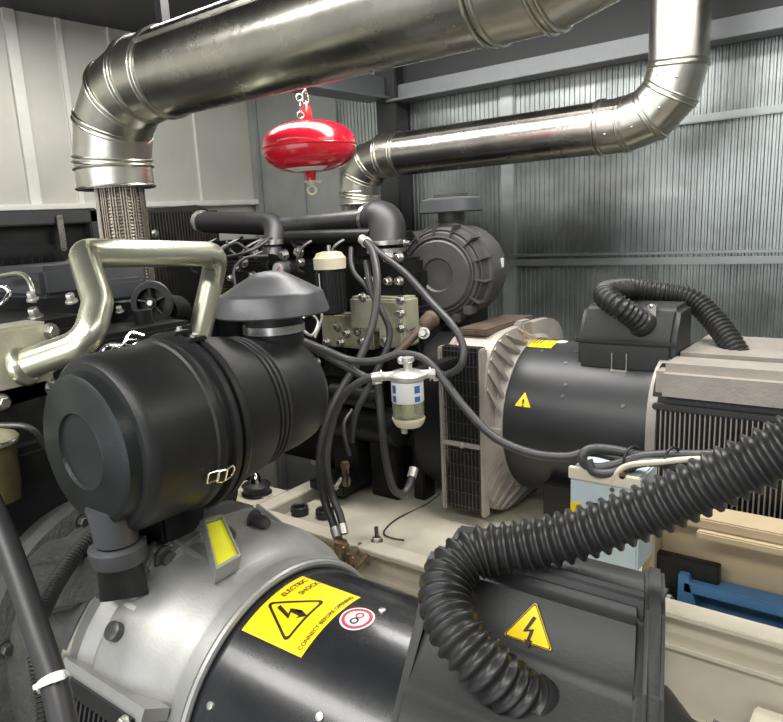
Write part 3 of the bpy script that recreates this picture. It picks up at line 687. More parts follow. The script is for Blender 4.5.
m = MB(); m.torus(V(o) + V((0, .003, 0)), ax, .101, .0028, 64, 8); m.torus(V(o) + V((0, .02, 0)), ax, .120, .003, 64, 8); m.build('rim', 'plastic_brown', rc)
m = MB()
for d in (-48, -66): m.box(V(o) + rad(d) * .128 + V((-.012, -.004, -.012)), V(o) + rad(d) * .128 + V((.012, .04, .012)), .003)
m.build('clip', 'plastic_brown', rc)
m = MB(); m.box(V(o) + rad(8) * .131 + V((-.003, .14, -.012)), V(o) + rad(8) * .131 + V((.002, .155, .014)), .001); m.build('paper_label', 'white', rc)
m = MB(); m.box((RX - .135, RY + .09, RZ + .03), (RX + .10, RY + .20, RZ + .085), .006); m.build('mount_bracket', 'dark_steel', rc)
m = MB(); m.box((RX + .075, RY + .08, RZ + .085), (RX + .087, RY + .10, RZ + .107), .002); m.build('bracket_bolt', 'bolt', rc)
rn = V((-1.1417, 1.8600, 1.4022)); rn = V((rn.x, RY + .12, rn.z - .004))
MB().cyl(rn, rn + V((0, 0, .10)), .040, None, 40).build('inlet_neck', 'plastic_brown', rc)
lab(MB().lathe([(.062, .05), (.060, .090), (.064, .094), (.098, .088), (.100, .085), (.104, .070), (.106, .0)], rn, (0, 0, 1), 56).build('rain_cap', 'plastic_grey', rc), 'flat dark rain cap')
MB().cyl(rn + V((0, 0, .10)), rn + V((0, 0, .114)), .05, None, 30).build('cap_top', 'plastic_brown', rc)
turn = Matrix.Translation((0, 0, .14)) @ Matrix.Rotation(math.radians(7), 4, 'Z') @ Matrix.Scale(1.06, 4) @ Matrix.Translation((0, 0, -.14))
for c in rc.children_recursive:
    if c.name.split('.')[0] not in ('inlet_neck', 'rain_cap', 'cap_top'): c.data.transform(turn)

# ------------------------------------------------------------------ front engine
fe = thing('diesel_engine', 'front diesel engine at the left edge, black block with olive end casting', 'engine', (-1.6, .65, .46), 'diesel engines')
m = MB(); m.box((-2.15, .42, .62), (-1.20, .93, 1.10), .012)
for i in range(7): m.box((-2.1 + i * .13, .40, .70), (-2.06 + i * .13, .95, 1.05), .006)
m.build('engine_block', 'black_metal', fe)
m = MB(); m.box((-2.1, .46, .46), (-1.25, .88, .63), .03); m.build('oil_pan', 'black_metal', fe)
m = MB(); m.box((-2.12, .44, 1.09), (-1.24, .90, 1.21), .01)
for i in range(9): m.cyl((-2.05 + i * .095, .93, 1.15), (-2.05 + i * .095, .88, 1.15), .022)
m.build('cylinder_head', 'black_metal', fe)
m = MB(); m.box((-2.05, .56, 1.21), (-1.30, .78, 1.30), .02)
for i in range(6): m.box((-2.0 + i * .13, .55, 1.22), (-1.97 + i * .13, .79, 1.285), .008)
vc = m.build('valve_cover', 'black_metal', fe)
# flywheel housing: grey cast drum
m = MB(); m.loft([sq(x, Y0, Z0, h, 2.25, 96) for x, h in ((-1.20, .235), (-1.16, .252), (-1.12, .258), (-1.11, .272), (-1.08, .272), (-1.07, .248), (-.93, .248), (-.918, .252), (-.909, .252))]); fh = m.build('flywheel_housing', 'iron', fe, 30)
m = MB(); m.slab((-0.9886, 0.4037, 0.9968), V((.13, .10, .03)), V((-.05, .07, .0)), V((0, 0, -.09)), .012); lab(m.build('timing_cover', 'iron', fh), 'raised boss on the drum')
for d in (-70, -45, -20, 5):
    m = MB(); m.hexa(on(Y0, Z0, .258, -1.09, d) + V((.02, 0, 0)), (1, 0, 0), .010, .012); m.build('bolt', 'bolt_dark', fh)
# olive end casting facing the camera side
q = [V(p) for p in ((-1.2400, 0.4850, 1.3043), (-1.2400, 0.6402, 1.3068), (-1.2400, 0.6341, 1.1699), (-1.2400, 0.4601, 1.1580))]
m = MB(); m.loft([[p + V((-.08, 0, 0)) for p in q], q]); bmesh.ops.bevel(m.bm, geom=list(m.bm.edges), offset=.006, segments=2, affect='EDGES'); ec_ = m.build('end_casting', 'olive', fe)
for px, py in ((50, 331), (53, 388), (-10, 345)):
    p = V((-1.2400, 0.6393, 1.2886)) if py == 331 else V((-1.2400, 0.6270, 1.1867)) if py == 388 else V((-1.2400, 0.5323, 1.1806))
    m = MB(); m.hexa(p, (1, 0, 0), .011, .016); m.build('bolt', 'bolt', ec_)
# black intake plate and covers behind it
m = MB(); m.slab((-1.9000, 0.7717, 1.3948), V((.40, 0, 0)), V((0, .27, 0)), V((0, 0, -.07)), .012); m.build('intake_cover', 'plastic_grey', fe); m = MB(); m.slab((-1.4742, 0.8999, 1.3517), V((.02, .10, 0)), V((-.12, .05, 0)), V((0, 0, -.05)), .008); m.build('sensor_box', 'plastic_grey', fe)
vb_ = thing('breather_box', 'black vented breather box on the left edge beside the silver pipe', 'breather box', (-1.7500, 0.8353, 1.3713))
b0 = V((-1.7800, 0.7800, 1.3789)); m = MB()
m.prism([(0, 0), (.20, 0), (.155, .065), (0, .075)], b0, (.25, 1, 0), (0, 0, 1), V((-.14, .03, 0)), .006); m.build('housing', 'plastic', vb_)
for i in range(6):
    m = MB(); m.box(b0 + V((.012 + i * .0055, .028 + i * .022, .018)), b0 + V((.026 + i * .0055, .038 + i * .022, .040)), .003); m.build('vent_slot', 'black_metal', vb_)
pa = V((-1.78, .98, 1.16))
pu = MB(); pc = V((-1.3816, 0.9617, 1.2960)); pa_ = V((.55, -.8, .12)).normalized(); pu.lathe([(-.012, .034), (-.012, .046), (-.005, .041), (.0, .041), (.007, .046), (.007, .034), (-.012, .034)], pc, pa_, 36); pu.cyl(pc - pa_ * .012, pc + pa_ * .008, .013, None, 20)
_, su_, sv_ = frame(pa_)
for k in range(5):
    dd = su_ * cos(k * 2 * PI / 5 + .4) + sv_ * sin(k * 2 * PI / 5 + .4); pu.tube([pc + dd * .008, pc + dd * .038], .0045, 8)
pu.build('belt_pulley', 'black_metal', fe)
m = MB(); m.torus(pc, pa_, .044, .0065, 40, 8); m.build('drive_belt', 'rubber', fe)
m = MB(); m.hexa(pc + pa_ * .006, pa_, .008, .008); m.build('pulley_bolt', 'bolt', fe)
m = MB(); m.cyl(pc - pa_ * .16 - V((0, 0, .02)), pc - pa_ * .05 - V((0, 0, .02)), .04, .04, 30); m.cyl(pc - pa_ * .06, pc - pa_ * .01, .01); m.build('charging_dynamo', 'black_metal', fe)
m = MB(); m.box((-1.72, .90, 1.10), (-1.42, 1.12, 1.24), .03); m.cyl((-1.572, 1.04, 1.2), (-1.572, 1.04, 1.29), .062, None, 32); m.cyl((-1.45, .98, 1.2), (-1.36, .98, 1.2), .075, .06, 32); m.build('turbo_housing', 'black_metal', fe)
m = MB(); m.box((-1.42, .62, 1.2), (-1.26, .98, 1.26), .01); m.cyl((-1.33, .9, 1.26), (-1.33, .9, 1.29), .02); m.cyl((-1.36, .72, 1.26), (-1.36, .72, 1.285), .014); m.build('rocker_plate', 'black_metal', fe)
for i, (px, py, d, s) in enumerate(((33, 300, 1.5, .012), (36, 318, 1.4, .014), (72, 302, 1.45, .012), (120, 312, 1.6, .009), (100, 318, 1.5, .008), (165, 345, 1.5, .010))):
    P = [(-1.4739, 0.7331, 1.3285), (-1.3679, 0.6808, 1.3017), (-1.3629, 0.7581, 1.3238), (-1.4183, 0.9002, 1.2824), (-1.3612, 0.8147, 1.2831), (-1.2499, 0.8898, 1.2193)][i]
    m = MB(); m.hexa(P, (.2, -.3, 1), s * .8, s * 1.3); m.build('fitting_nut', 'bolt' if i % 2 else 'filter_metal', fe)
m = MB(); m.tube(spline([(-1.4717, 0.7332, 1.3222), (-1.4779, 0.7369, 1.3533), (-1.5078, 0.7444, 1.3735), (-1.5535, 0.7484, 1.3817), (-1.6311, 0.7489, 1.3772)]), .006, 10); lab(m.build('fuel_line', 'zinc', fe), 'bent zinc fuel line')
m = MB(); m.tube(spline([(-1.4921, 0.6617, 1.3654), (-1.4729, 0.6767, 1.3619), (-1.4639, 0.6807, 1.3494), (-1.4588, 0.6680, 1.3367), (-1.4640, 0.6453, 1.3192)]), .005, 10); lab(m.build('fuel_line', 'chrome', fe), 'looped bright fuel line')
m = MB(); m.box((-1.45, .93, .75), (-1.25, 1.0, 1.05), .02); m.cyl((-1.6, .99, .85), (-1.25, .99, .85), .06, None, 32); m.build('starter_motor', 'black_metal', fe)
m = MB()
for x in (-2.0, -1.35):
    for y in (.4, .87): m = MB(); m.box((x, y, .46), (x + .1, y + .06, .66), .006); m.build('engine_foot', 'black_metal', fe)

cp_ = thing('coolant_pipe', 'thick silver bent pipe arching up from the olive casting at left', 'pipe', (-1.2381, 0.5824, 1.2313))
cpts = bend([(-1.2445, 0.5807, 1.2347), (-1.1283, 0.6462, 1.2722), (-1.1578, 0.6934, 1.3367), (-1.2721, 0.7422, 1.4219), (-1.3087, 1.1046, 1.3947), (-1.3438, 1.1110, 1.3335), (-1.3582, 1.0528, 1.1725)], [.055, .05, .035, .05, .05, .05], 10)
MB().tube(resample(cpts, .008), .0280, 32).build('pipe_run', 'zinc', cp_)
d_ = (cpts[1] - cpts[0]).normalized()
MB().lathe([(-.004, .036), (.006, .038), (.010, .036), (.016, .030)], cpts[0], d_, 32).build('flange_collar', 'zinc', cp_)
m = MB(); m.torus(cpts[-1], (cpts[-1] - cpts[-2]), .03, .004, 24, 8); m.build('end_bead', 'zinc', cp_)

yb = V((-1.1616, 0.4731, 1.0923)); fb = thing('fuel_bowl', 'olive brown filter bowl at the left edge below the silver pipe', 'filter bowl', yb - V((0, 0, .06)))
MB().lathe([(-.06, .02), (-.055, .030), (-.03, .034), (.04, .036), (.042, .036)], yb, (0, 0, 1), 36).build('bowl', 'amber', fb)
MB().lathe([(.040, .037), (.042, .041), (.05, .042), (.055, .038), (.062, .02), (.062, 0)], yb, (0, 0, 1), 36).build('lid', 'olive_dark', fb)
MB().torus(yb + V((0, 0, .047)), (0, 0, 1), .040, .003, 36, 8).build('clip_ring', 'chrome', fb)
tag(MB().tube(bend([(-1.2420, 0.4761, 1.1517), (-1.1611, 0.5422, 1.1455), (-1.1744, 0.5694, 1.0929), (-1.2176, 0.6122, 0.9954), (-1.2356, 0.6436, 0.8779)], .03, 8), .0062, 14).build('steel_pipe', 'bolt_dark'), 'slim dull steel pipe behind the air cleaner end cap at left', 'pipe')
# hoses at lower left
def hose(name, label, P, r, m='hose', per=10, group=None, cat='hose', ends=False, n=14):
    Q = spline(P, per); k = MB().tube(Q, r, n)
    if not ends: return tag(k.build(name, m), label, cat, group)
    t = thing(name, label, cat, Q[len(Q) // 2], group); k.build('tube_run', m, t)
    for a, b in ((Q[0], Q[1]), (Q[-1], Q[-2])): MB().cyl(a, a + (b - a).normalized() * r * 2.6, r * 1.25, None, 16).build('ferrule', 'bolt_dark' if r > .011 else 'filter_metal', t)
    return t
hose('battery_cable', 'thick black hose slanting down the lower left corner past the grey drum', [(-1.0035, 0.3808, 1.1469), (-0.9131, 0.3632, 1.1005), (-0.8264, 0.3416, 1.0510), (-0.7545, 0.3222, 1.0061), (-0.7080, 0.3102, 0.9680), (-0.6772, 0.2992, 0.9329)], .0155, 'rubber', cat='hose')
Q, rf, n = corrugated([(-0.8412, 0.3644, 0.9877), (-0.8853, 0.4098, 0.9952), (-0.9194, 0.4658, 1.0110), (-0.9390, 0.5204, 1.0254), (-0.9493, 0.5541, 1.0332)], .0125, .0062, .0025)
tag(MB().tube(Q, 0, 18, rf).build('corrugated_sleeve', 'conduit'), 'thin black corrugated sleeve lying over the grey drum', 'cable sleeve', 'corrugated cable sleeves at lower left')
Q, rf, n = corrugated([(-0.9339, 0.3899, 0.8818), (-0.9264, 0.3863, 0.8472), (-0.9096, 0.3789, 0.8189), (-0.8922, 0.3665, 0.7713)], .0128, .006, .0030)
tag(MB().tube(Q, 0, 18, rf).build('corrugated_sleeve', 'conduit'), 'short ribbed black sleeve hanging behind the thick hose at lower left', 'cable sleeve', 'corrugated cable sleeves at lower left')
ct = thing('cable_tie', 'white cable tie round the thick black hose at lower left', 'cable tie', (-0.7121, 0.3090, 0.9758))
hp0, hp1 = V((-0.7545, 0.3222, 1.0061)), V((-0.7080, 0.3102, 0.9680)); hd = (hp1 - hp0).normalized(); hc = hp0 + (hp1 - hp0) * .84
m = MB(); m.lathe([(-.0035, .016), (-.0035, .0182), (.0035, .0182), (.0035, .016)], hc, hd, 32); m.build('strap', 'tie', ct)
m = MB(); m.slab((-0.7007, 0.3032, 0.9924), V((-0.6904, 0.3132, 0.9968)) - V((-0.7007, 0.3032, 0.9924)), V((-0.6983, 0.3028, 0.9839)) - V((-0.7007, 0.3032, 0.9924)), V((-.003, .005, -.002)), .001); m.build('tie_head', 'tie', ct)
m = MB(); m.slab((-0.7147, 0.2888, 0.9830), V((-0.6989, 0.3042, 0.9902)) - V((-0.7147, 0.2888, 0.9830)), V((-0.7134, 0.2884, 0.9777)) - V((-0.7147, 0.2888, 0.9830)), V((-.001, .002, 0)), .0004); m.build('tie_tail', 'tie', ct)
for i, (a, b, c_, lb_) in enumerate((((-1.2771, 0.5138, 0.9198), (-1.2396, 0.6028, 0.9341), (-1.2192, 0.6758, 0.9424), 'black hose in the dark gap under the air cleaner'), ((-1.3049, 0.5114, 0.9927), (-1.2659, 0.5624, 0.9632), (-1.1868, 0.5927, 0.9305), 'black hose behind the grey drum at far left'))):
    hose('rubber_hose', lb_, [a, b, c_], .011, 'rubber')

# ------------------------------------------------------------------ radiators
fr = thing('radiator', 'dark radiator of the front engine behind the silver pipe at far left', 'radiator', (-2.4, .85, 0), 'radiators')
m = MB(); m.box((-2.48, .15, 0), (-2.34, 1.42, 1.55), .01); m.build('core_box', 'black_metal', fr)
m = MB(); m.box((-2.36, .15, 1.50), (-2.30, 1.42, 1.545), .004); m.box((-2.36, 1.39, .5), (-2.30, 1.42, 1.55), .004); m.build('shroud_edge', 'dark_steel', fr)
m = MB(); m.box((-2.30, (-2.2900, 1.2725, 1.4867)[1] - .011, 1.41), (-2.285, (-2.2900, 1.2725, 1.4867)[1] + .011, 1.53), .003); lab(m.build('hanger_bracket', 'galv', fr), 'pale steel bracket'); m = MB(); m.lathe([(0, .33), (.10, .33), (.10, .315), (0, .315)], (-2.34, .78, 1.0), (1, 0, 0), 48); m.build('fan_ring', 'black_metal', fr)
rr = thing('radiator', 'finned dark radiator of the rear engine beside the braided bellows', 'radiator', (-2.42, 1.85, 0), 'radiators')
m = MB(); m.box((-2.47, 1.60, 0), (-2.38, 2.12, 1.40), .006); m.build('core_box', 'fin', rr)
m = MB(); m.prism([(1.66, 1.39), (1.66, 1.50), (1.70, 1.545), (1.94, 1.555), (2.0, 1.53), (2.03, 1.39)], (-2.47, 0, 0), (0, 1, 0), (0, 0, 1), (.09, 0, 0), .008); m.build('header_tank', 'fin', rr)
for i in range(26):
    y = 1.655 + i * .0145; m = MB(); m.box((-2.385, y, 1.40), (-2.370, y + .005, 1.53 if i > 2 else 1.49)); m.build('fin', 'fin', rr)
for i in range(30):
    y = 1.615 + i * .0165; m = MB(); m.box((-2.385, y, .65), (-2.374, y + .006, 1.385)); m.build('fin', 'fin', rr)
m = MB(); m.hexa((-2.37, 1.70, 1.45), (1, 0, 0), .012, .012); m.build('tank_fitting', 'bolt', rr)

# ------------------------------------------------------------------ rear engine
re_ = thing('diesel_engine', 'rear diesel engine in the middle, black block with olive filter bracket', 'engine', (-1.6, 1.85, .62), 'diesel engines')
m = MB(); m.box((-2.2, 1.66, .78), (-1.12, 2.06, 1.20), .012); m.build('engine_block', 'black_metal', re_)
m = MB()
for i in range(8): m.box((-2.15 + i * .125, 1.635, .84), (-2.12 + i * .125, 1.67, 1.16), .005)
m.box((-2.18, 1.63, .98), (-1.14, 1.67, 1.005), .004); m.box((-2.18, 1.63, .86), (-1.14, 1.66, .88), .004); m.build('block_rib', 'black_metal', re_)
m = MB(); m.box((-2.15, 1.70, .64), (-1.2, 2.0, .79), .03); m.box((-2.15, 1.66, .765), (-1.2, 2.04, .785), .003); m.build('oil_pan', 'black_metal', re_)
m = MB(); m.box((-2.18, 1.63, 1.20), (-1.16, 2.02, 1.34), .01); m.build('cylinder_head', 'black_metal', re_)
m = MB(); m.box((-2.12, 1.72, 1.34), (-1.25, 1.94, 1.41), .02)
for i in range(6): m.box((-2.08 + i * .14, 1.71, 1.345), (-2.03 + i * .14, 1.95, 1.40), .006)
m.build('valve_cover', 'black_metal', re_)
m = MB(); m.loft([sq(x, Y1, Z1, h, 2.6, 80) for x, h in ((-1.14, .21), (-1.12, .235), (-1.03, .24), (-1.02, .25), (-1.008, .25))]); m.build('flywheel_housing', 'black_metal', re_)
# olive pump bracket with bolts
def panel(px0, px1, py0, py1, y): return None
p0 = V((-1.4470, 1.6000, 1.0824)); p1 = V((-1.2476, 1.6000, 1.1651)); m = MB(); m.box((p0.x, 1.60, p0.z), (p1.x, 1.66, p1.z + .02), .006); ob = m.build('pump_bracket', 'olive_dark', re_)
p0 = V((-1.3189, 1.5850, 1.1407)); p1 = V((-1.1212, 1.5850, 1.2385)); m = MB(); m.box((p0.x, 1.585, p0.z), (p1.x, 1.66, p1.z), .008); lab(m.build('pump_housing', 'olive', re_), 'olive green pump housing')
m = MB(); p0 = V((-1.2083, 1.5900, 1.0993)); p1 = V((-1.1250, 1.5900, 1.2323)); m.box((p0.x, 1.575, p0.z), (p1.x, 1.66, p1.z), .006); m.build('pump_flange', 'olive', re_)
pb = [(-1.4254, 1.6000, 1.0962), (-1.3693, 1.6000, 1.0995), (-1.2883, 1.6000, 1.1074), (-1.3774, 1.6000, 1.1446), (-1.3012, 1.6000, 1.1363), (-1.2929, 1.6000, 1.1485), (-1.1243, 1.5750, 1.2342), (-1.1263, 1.5750, 1.1986), (-1.1285, 1.5750, 1.1571), (-1.1853, 1.5750, 1.1205), (-1.2635, 1.5850, 1.2384), (-1.3437, 1.6000, 1.1282)]
for p in pb: m = MB(); m.hexa(p, (0, -1, 0), .010, .012); m.build('bolt', 'bolt', re_)
hb = [(-1.2703, 1.6300, 1.2793), (-1.2023, 1.6300, 1.2796), (-1.1642, 1.6300, 1.2798), (-1.1983, 1.6300, 1.3467), (-1.1606, 1.6300, 1.3461), (-1.8255, 1.6300, 1.3199), (-1.7368, 1.6300, 1.3649), (-1.6504, 1.6300, 1.3506), (-1.7551, 1.6300, 1.2965), (-1.5388, 1.6300, 1.3674), (-1.5334, 1.6300, 1.3366), (-1.6003, 1.6300, 1.3593), (-1.7932, 1.6300, 1.3396), (-1.8656, 1.6300, 1.2863), (-1.6925, 1.6300, 1.2673), (-1.5603, 1.6000, 1.0945), (-1.4970, 1.6000, 1.0824), (-1.4683, 1.6000, 1.0305), (-1.5751, 1.6000, 1.3610)]
for i, p in enumerate(hb): m = MB(); m.hexa(p, (0, -1, 0), .010 if i % 3 else .013, .016); m.build('bolt', 'bolt', re_)
m = MB(); p = V((-1.6110, 1.6000, 1.3150)); m.cyl(p + V((0, .05, 0)), p, .026, None, 28); g_ = m.build('pressure_gauge', 'band', re_)
m = MB(); m.cyl(p, p - V((0, .002, 0)), .022, None, 28); m.build('gauge_face', 'white', g_)
m = MB(); m.tube([p - V((0, .004, 0)), p + V((.012, -.004, .010))], .0015, 6); m.build('needle', 'print_red', g_)
m = MB(); a = V((-1.8751, 1.6200, 1.2121)); m.cyl(a, a + V((0, .05, 0)), .04, .04, 20); m.box(a + V((-.05, 0, -.03)), a + V((.06, .05, .05)), .01); lab(m.build('lift_pump', 'brass', re_), 'brass coloured pump')
# intake manifold
m = MB(); m.cyl((-1.6150, 1.6600, 1.4108), (-1.2776, 1.6600, 1.4057), .022, None, 24); m.cyl((-1.5633, 1.6600, 1.4030), (-1.6198, 1.7200, 1.4013), .03); m.build('fuel_rail', 'black_metal', re_)
m = MB(); a = V((-1.2522, 1.7000, 1.3625)); m.cyl(a - V((0, 0, .24)), a + V((0, 0, .03)), .055, None, 32); m.box(a + V((-.09, 0, -.30)), a + V((.10, .12, -.05)), .015); m.build('intake_manifold', 'black_metal', re_)
for i in range(6):
    a = V((-2.05 + i * .13, 1.64, 1.30)); m = MB(); m.tube(spline([a, a + V((0, -.035, .02)), a + V((.02, -.03, .08)), a + V((.05, .06, .12))]), .005, 8); m.build('injector_line', 'bolt_dark', re_)
m = MB(); m.cyl((-1.42, 1.60, .86), (-1.16, 1.60, .86), .055, None, 32); m.cyl((-1.38, 1.56, .95), (-1.2, 1.56, .95), .03, None, 24); m.build('starter_motor', 'black_metal', re_)
m = MB()
for x in (-2.1, -1.45): m = MB(); m.box((x, 1.5, ZB + .03), (x + .14, 1.70, ZB + .06), .004); m.box((x + .02, 1.60, ZB + .05), (x + .12, 1.68, .82), .004); m.build('engine_foot', 'black_metal', re_)
m = MB(); m.box((-1.30, 1.62, ZB), (-1.20, 1.66, .80), .004); m.box((-1.17, 1.66, ZB), (-1.13, 1.72, .82), .004); m.build('support_leg', 'black_metal', re_)
m = MB(); p = V((-1.0619, 1.5936, 1.1656)); q = V((-1.1172, 1.5259, 1.0915)); m.cyl(q, p, .012, None, 12); m.lathe([(0, .014), (.01, .022), (.04, .024), (.05, .016)], p - (p - q).normalized() * .01, p - q, 20); lab(m.build('sensor_plug', 'rust', re_), 'brown sensor plug')
m = MB(); m.hexa((-1.0565, 1.5792, 1.1463), (.4, -1, .2), .012, .02); m.build('fitting_nut', 'bolt', re_)

sf = thing('spin_on_filter', 'black ribbed spin-on filter with ivory top on the rear engine', 'filter', (-1.3217, 1.5166, 1.1913))
a = V((-1.3222, 1.5178, 1.1969)); b = V((a.x, a.y, V((-1.3385, 1.5407, 1.3247)).z)); h_ = b.z - a.z
MB().lathe([(0, .03), (.006, .038), (h_, .0405), (h_, .02)], a, (0, 0, 1), 40).build('canister', 'black_metal', sf)
for i in range(18):
    an = 2 * PI * i / 18; m = MB(); m.tube([a + V((cos(an) * .0395, sin(an) * .0395, .012)), a + V((cos(an) * .0405, sin(an) * .0405, h_ - .01))], .0022, 6); m.build('rib', 'bolt' if i == 13 else 'black_metal', sf)
MB().lathe([(0, .045), (.03, .046), (.036, .040), (.044, .036), (.048, .02), (.048, 0)], a + V((0, 0, h_)), (0, 0, 1), 40).build('head', 'ivory', sf)
m = MB(); m.cyl(a + V((0, 0, h_ + .04)), a + V((0, 0, h_ + .065)), .006, None, 10); m.build('bleed_screw', 'bolt', sf)

for k, P in enumerate(([(-1.7236, 1.4762, 1.3879), (-1.6921, 1.5080, 1.4064), (-1.6566, 1.5310, 1.3827), (-1.6453, 1.5743, 1.4073), (-1.6439, 1.6175, 1.4141)], [(-1.7262, 1.4673, 1.3641), (-1.6642, 1.4952, 1.3732), (-1.6428, 1.5440, 1.3877), (-1.6311, 1.5868, 1.4092)], [(-1.7325, 1.5039, 1.4170), (-1.6991, 1.4945, 1.3800), (-1.6488, 1.5043, 1.3602), (-1.6273, 1.5532, 1.3745)], [(-1.6025, 1.4112, 1.2730), (-1.6432, 1.4466, 1.3287), (-1.6337, 1.4905, 1.3610), (-1.5972, 1.5482, 1.3621)], [(-1.3486, 1.4130, 1.2351), (-1.3188, 1.4191, 1.2160), (-1.2995, 1.4274, 1.1880), (-1.3089, 1.4098, 1.1544), (-1.3381, 1.4025, 1.1679)], [(-1.3253, 1.3965, 1.2024), (-1.3004, 1.4243, 1.2268), (-1.2854, 1.4291, 1.1993), (-1.2951, 1.4060, 1.1475)])):
    m = MB(); m.tube(spline(P, 8), .0045, 8); m.build('wiring', 'hose' if k < 4 else 'bolt', re_)
# intake pipework above the rear engine
ip = thing('intake_pipe', 'black rubber intake pipe running from the finned radiator and turning down', 'pipe', (-1.8027, 1.6313, 1.4607))
MB().tube(resample(bend([(-2.1276, 1.7255, 1.4817), (-1.7084, 1.7092, 1.4567), (-1.6443, 1.6092, 1.3395)], .085, 12), .01), .038, 28).build('hose_bend', 'rubber', ip)
for P, d in ((V((-2.1029, 1.7192, 1.4808)), V((1, -.3, 0))), (V((-1.6597, 1.6405, 1.4007)), V((0, 0, 1)))):
    MB().lathe([(-.007, .039), (-.007, .042), (.007, .042), (.007, .039)], P, d, 32).build('hose_clamp', 'bolt', ip)
cp2 = thing('charge_pipe', 'dark metal charge pipe with a black rubber elbow above the rear engine', 'pipe', (-1.5066, 1.7438, 1.4526))
MB().cyl((-1.6998, 1.7135, 1.4464), (-1.3238, 1.7246, 1.4566), .030, None, 36).build('metal_tube', 'galv', cp2).data.materials[0] = M['bolt_dark']
eb = resample(bend([(-1.3436, 1.7207, 1.4548), (-1.2563, 1.7127, 1.4508), (-1.2344, 1.6662, 1.3644)], .062, 12), .008)
MB().tube(eb, .052, 32, [.040 + .014 * min(1, i / 6) for i in range(len(eb))]).build('rubber_elbow', 'rubber', cp2)
for k in (0, .016): MB().lathe([(-.006, .053), (-.006, .056), (.006, .056), (.006, .053)], V((-1.2354, 1.6685, 1.3756)) + V((0, 0, -.012 + k * 1.4)), (0, 0, 1), 36).build('hose_clamp', 'bolt', cp2)
MB().lathe([(-.006, .042), (-.006, .044), (.006, .044), (.006, .042)], eb[1], eb[1] - eb[0], 32).build('hose_clamp', 'bolt', cp2)
m = MB(); m.hexa(V((-1.1707, 1.6713, 1.3821)), (1, 0, 0), .007, .014); m.build('clamp_screw', 'bolt', cp2)

# ------------------------------------------------------------------ water separator filter
wc = V((-0.9664, 1.3642, 1.0184)); wr = .040
ws = thing('fuel_filter', 'white and blue fuel water separator with a clear bowl hanging on hoses', 'fuel filter', wc - V((0, 0, .09)))
MB().lathe([(0, .038), (.002, .0392), (.052, .0392), (.054, .037)], wc, (0, 0, 1), 48).build('filter_can', 'white', ws)
MB().lathe([(-.042, .034), (-.040, .0385), (.001, .0385), (.003, .034), (.003, .030), (-.040, .030)], wc, (0, 0, 1), 48).build('clear_bowl', 'bowl', ws)
MB().cyl(wc - V((0, 0, .04)), wc + V((0, 0, .003)), .014, None, 20).build('inner_stem', 'filter_metal', ws)
MB().lathe([(-.064, .012), (-.062, .030), (-.055, .036), (-.043, .0405), (-.040, .0405), (-.040, .03)], wc, (0, 0, 1), 40).build('bowl_base', 'ivory', ws)
MB().lathe([(0, .004), (.002, .008), (.018, .008)], wc - V((.006, .012, .08)), (0, 0, 1), 14).build('drain_tap', 'filter_metal', ws)
m = MB(); m.lathe([(.054, .036), (.056, .045), (.066, .046), (.072, .04), (.078, .02), (.078, 0)], wc, (0, 0, 1), 40)
m.build('filter_head', 'filter_metal', ws)
rt_ = V((.773, .632, 0)).normalized()
for s, L in ((-1, .072), (1, .066)):
    m = MB(); z_ = V((0, 0, .064)); m.cyl(wc + z_ + rt_ * s * .03, wc + z_ + rt_ * s * L, .011, None, 14); m.hexa(wc + z_ + rt_ * s * (L - .012), rt_ * s, .013, .012); m.build('port', 'filter_metal', ws)
m = MB(); m.lathe([(.07, .010), (.095, .011), (.10, .016), (.108, .016), (.11, .008)], wc + V((.004, 0, 0)), (0, 0, 1), 16); m.sph(wc + V((-.012, -.004, .10)), .010, 12); m.build('primer_knob', 'filter_metal', ws)
cam_dir = math.atan2(-wc.y, -wc.x)
for an, z0_, z1_, wd in ((-.95, .026, .045, .34), (-.95, .004, .020, .34), (.62, .026, .044, .40), (.62, .005, .018, .40)):
    m = MB(); vs = []; fs = []
    for i in range(7):
        a = cam_dir + an + wd * (i / 6 - .5) * 1.0; vs += [wc + V((cos(a) * .0397, sin(a) * .0397, z0_)), wc + V((cos(a) * .0397, sin(a) * .0397, z1_))]
    for i in range(6): fs.append((2 * i, 2 * i + 2, 2 * i + 3, 2 * i + 1))
    m.raw(vs, fs); m.build('blue_print', 'print_blue', ws)
m = MB(); m.box(wc + V((-.02, .03, .05)), wc + V((.02, .34, .07)), .003); m.build('bracket_arm', 'black_metal', ws)

# ------------------------------------------------------------------ hoses and cables of the rear engine
G = 'black hoses of the rear engine'
hose('fuel_hose', 'thickest black hose from engine top down to the brass valve at the deck edge', [(-1.2652, 1.5972, 1.4003), (-1.2096, 1.5684, 1.3705), (-1.1622, 1.5231, 1.3066), (-1.1448, 1.4892, 1.2309), (-1.1429, 1.4597, 1.1687), (-1.1554, 1.4133, 1.0906), (-1.1783, 1.3603, 1.0192), (-1.1987, 1.3198, 0.9376), (-1.2030, 1.2925, 0.8548), (-1.1857, 1.2784, 0.7552), (-1.1515, 1.2656, 0.7037), (-1.1168, 1.2452, 0.6706)], .0108, group=G, ends=True)
hose('fuel_hose', 'black hose from the left port of the white filter dropping beside the thickest hose', [(-1.0068, 1.3227, 1.0853), (-1.0498, 1.3108, 1.0764), (-1.1013, 1.2976, 1.0414), (-1.1497, 1.3068, 0.9820), (-1.1698, 1.2955, 0.9080), (-1.1677, 1.2787, 0.8434), (-1.1574, 1.2787, 0.7665), (-1.1244, 1.2672, 0.7231), (-1.0998, 1.2499, 0.6839)], .0098, group=G, ends=True)
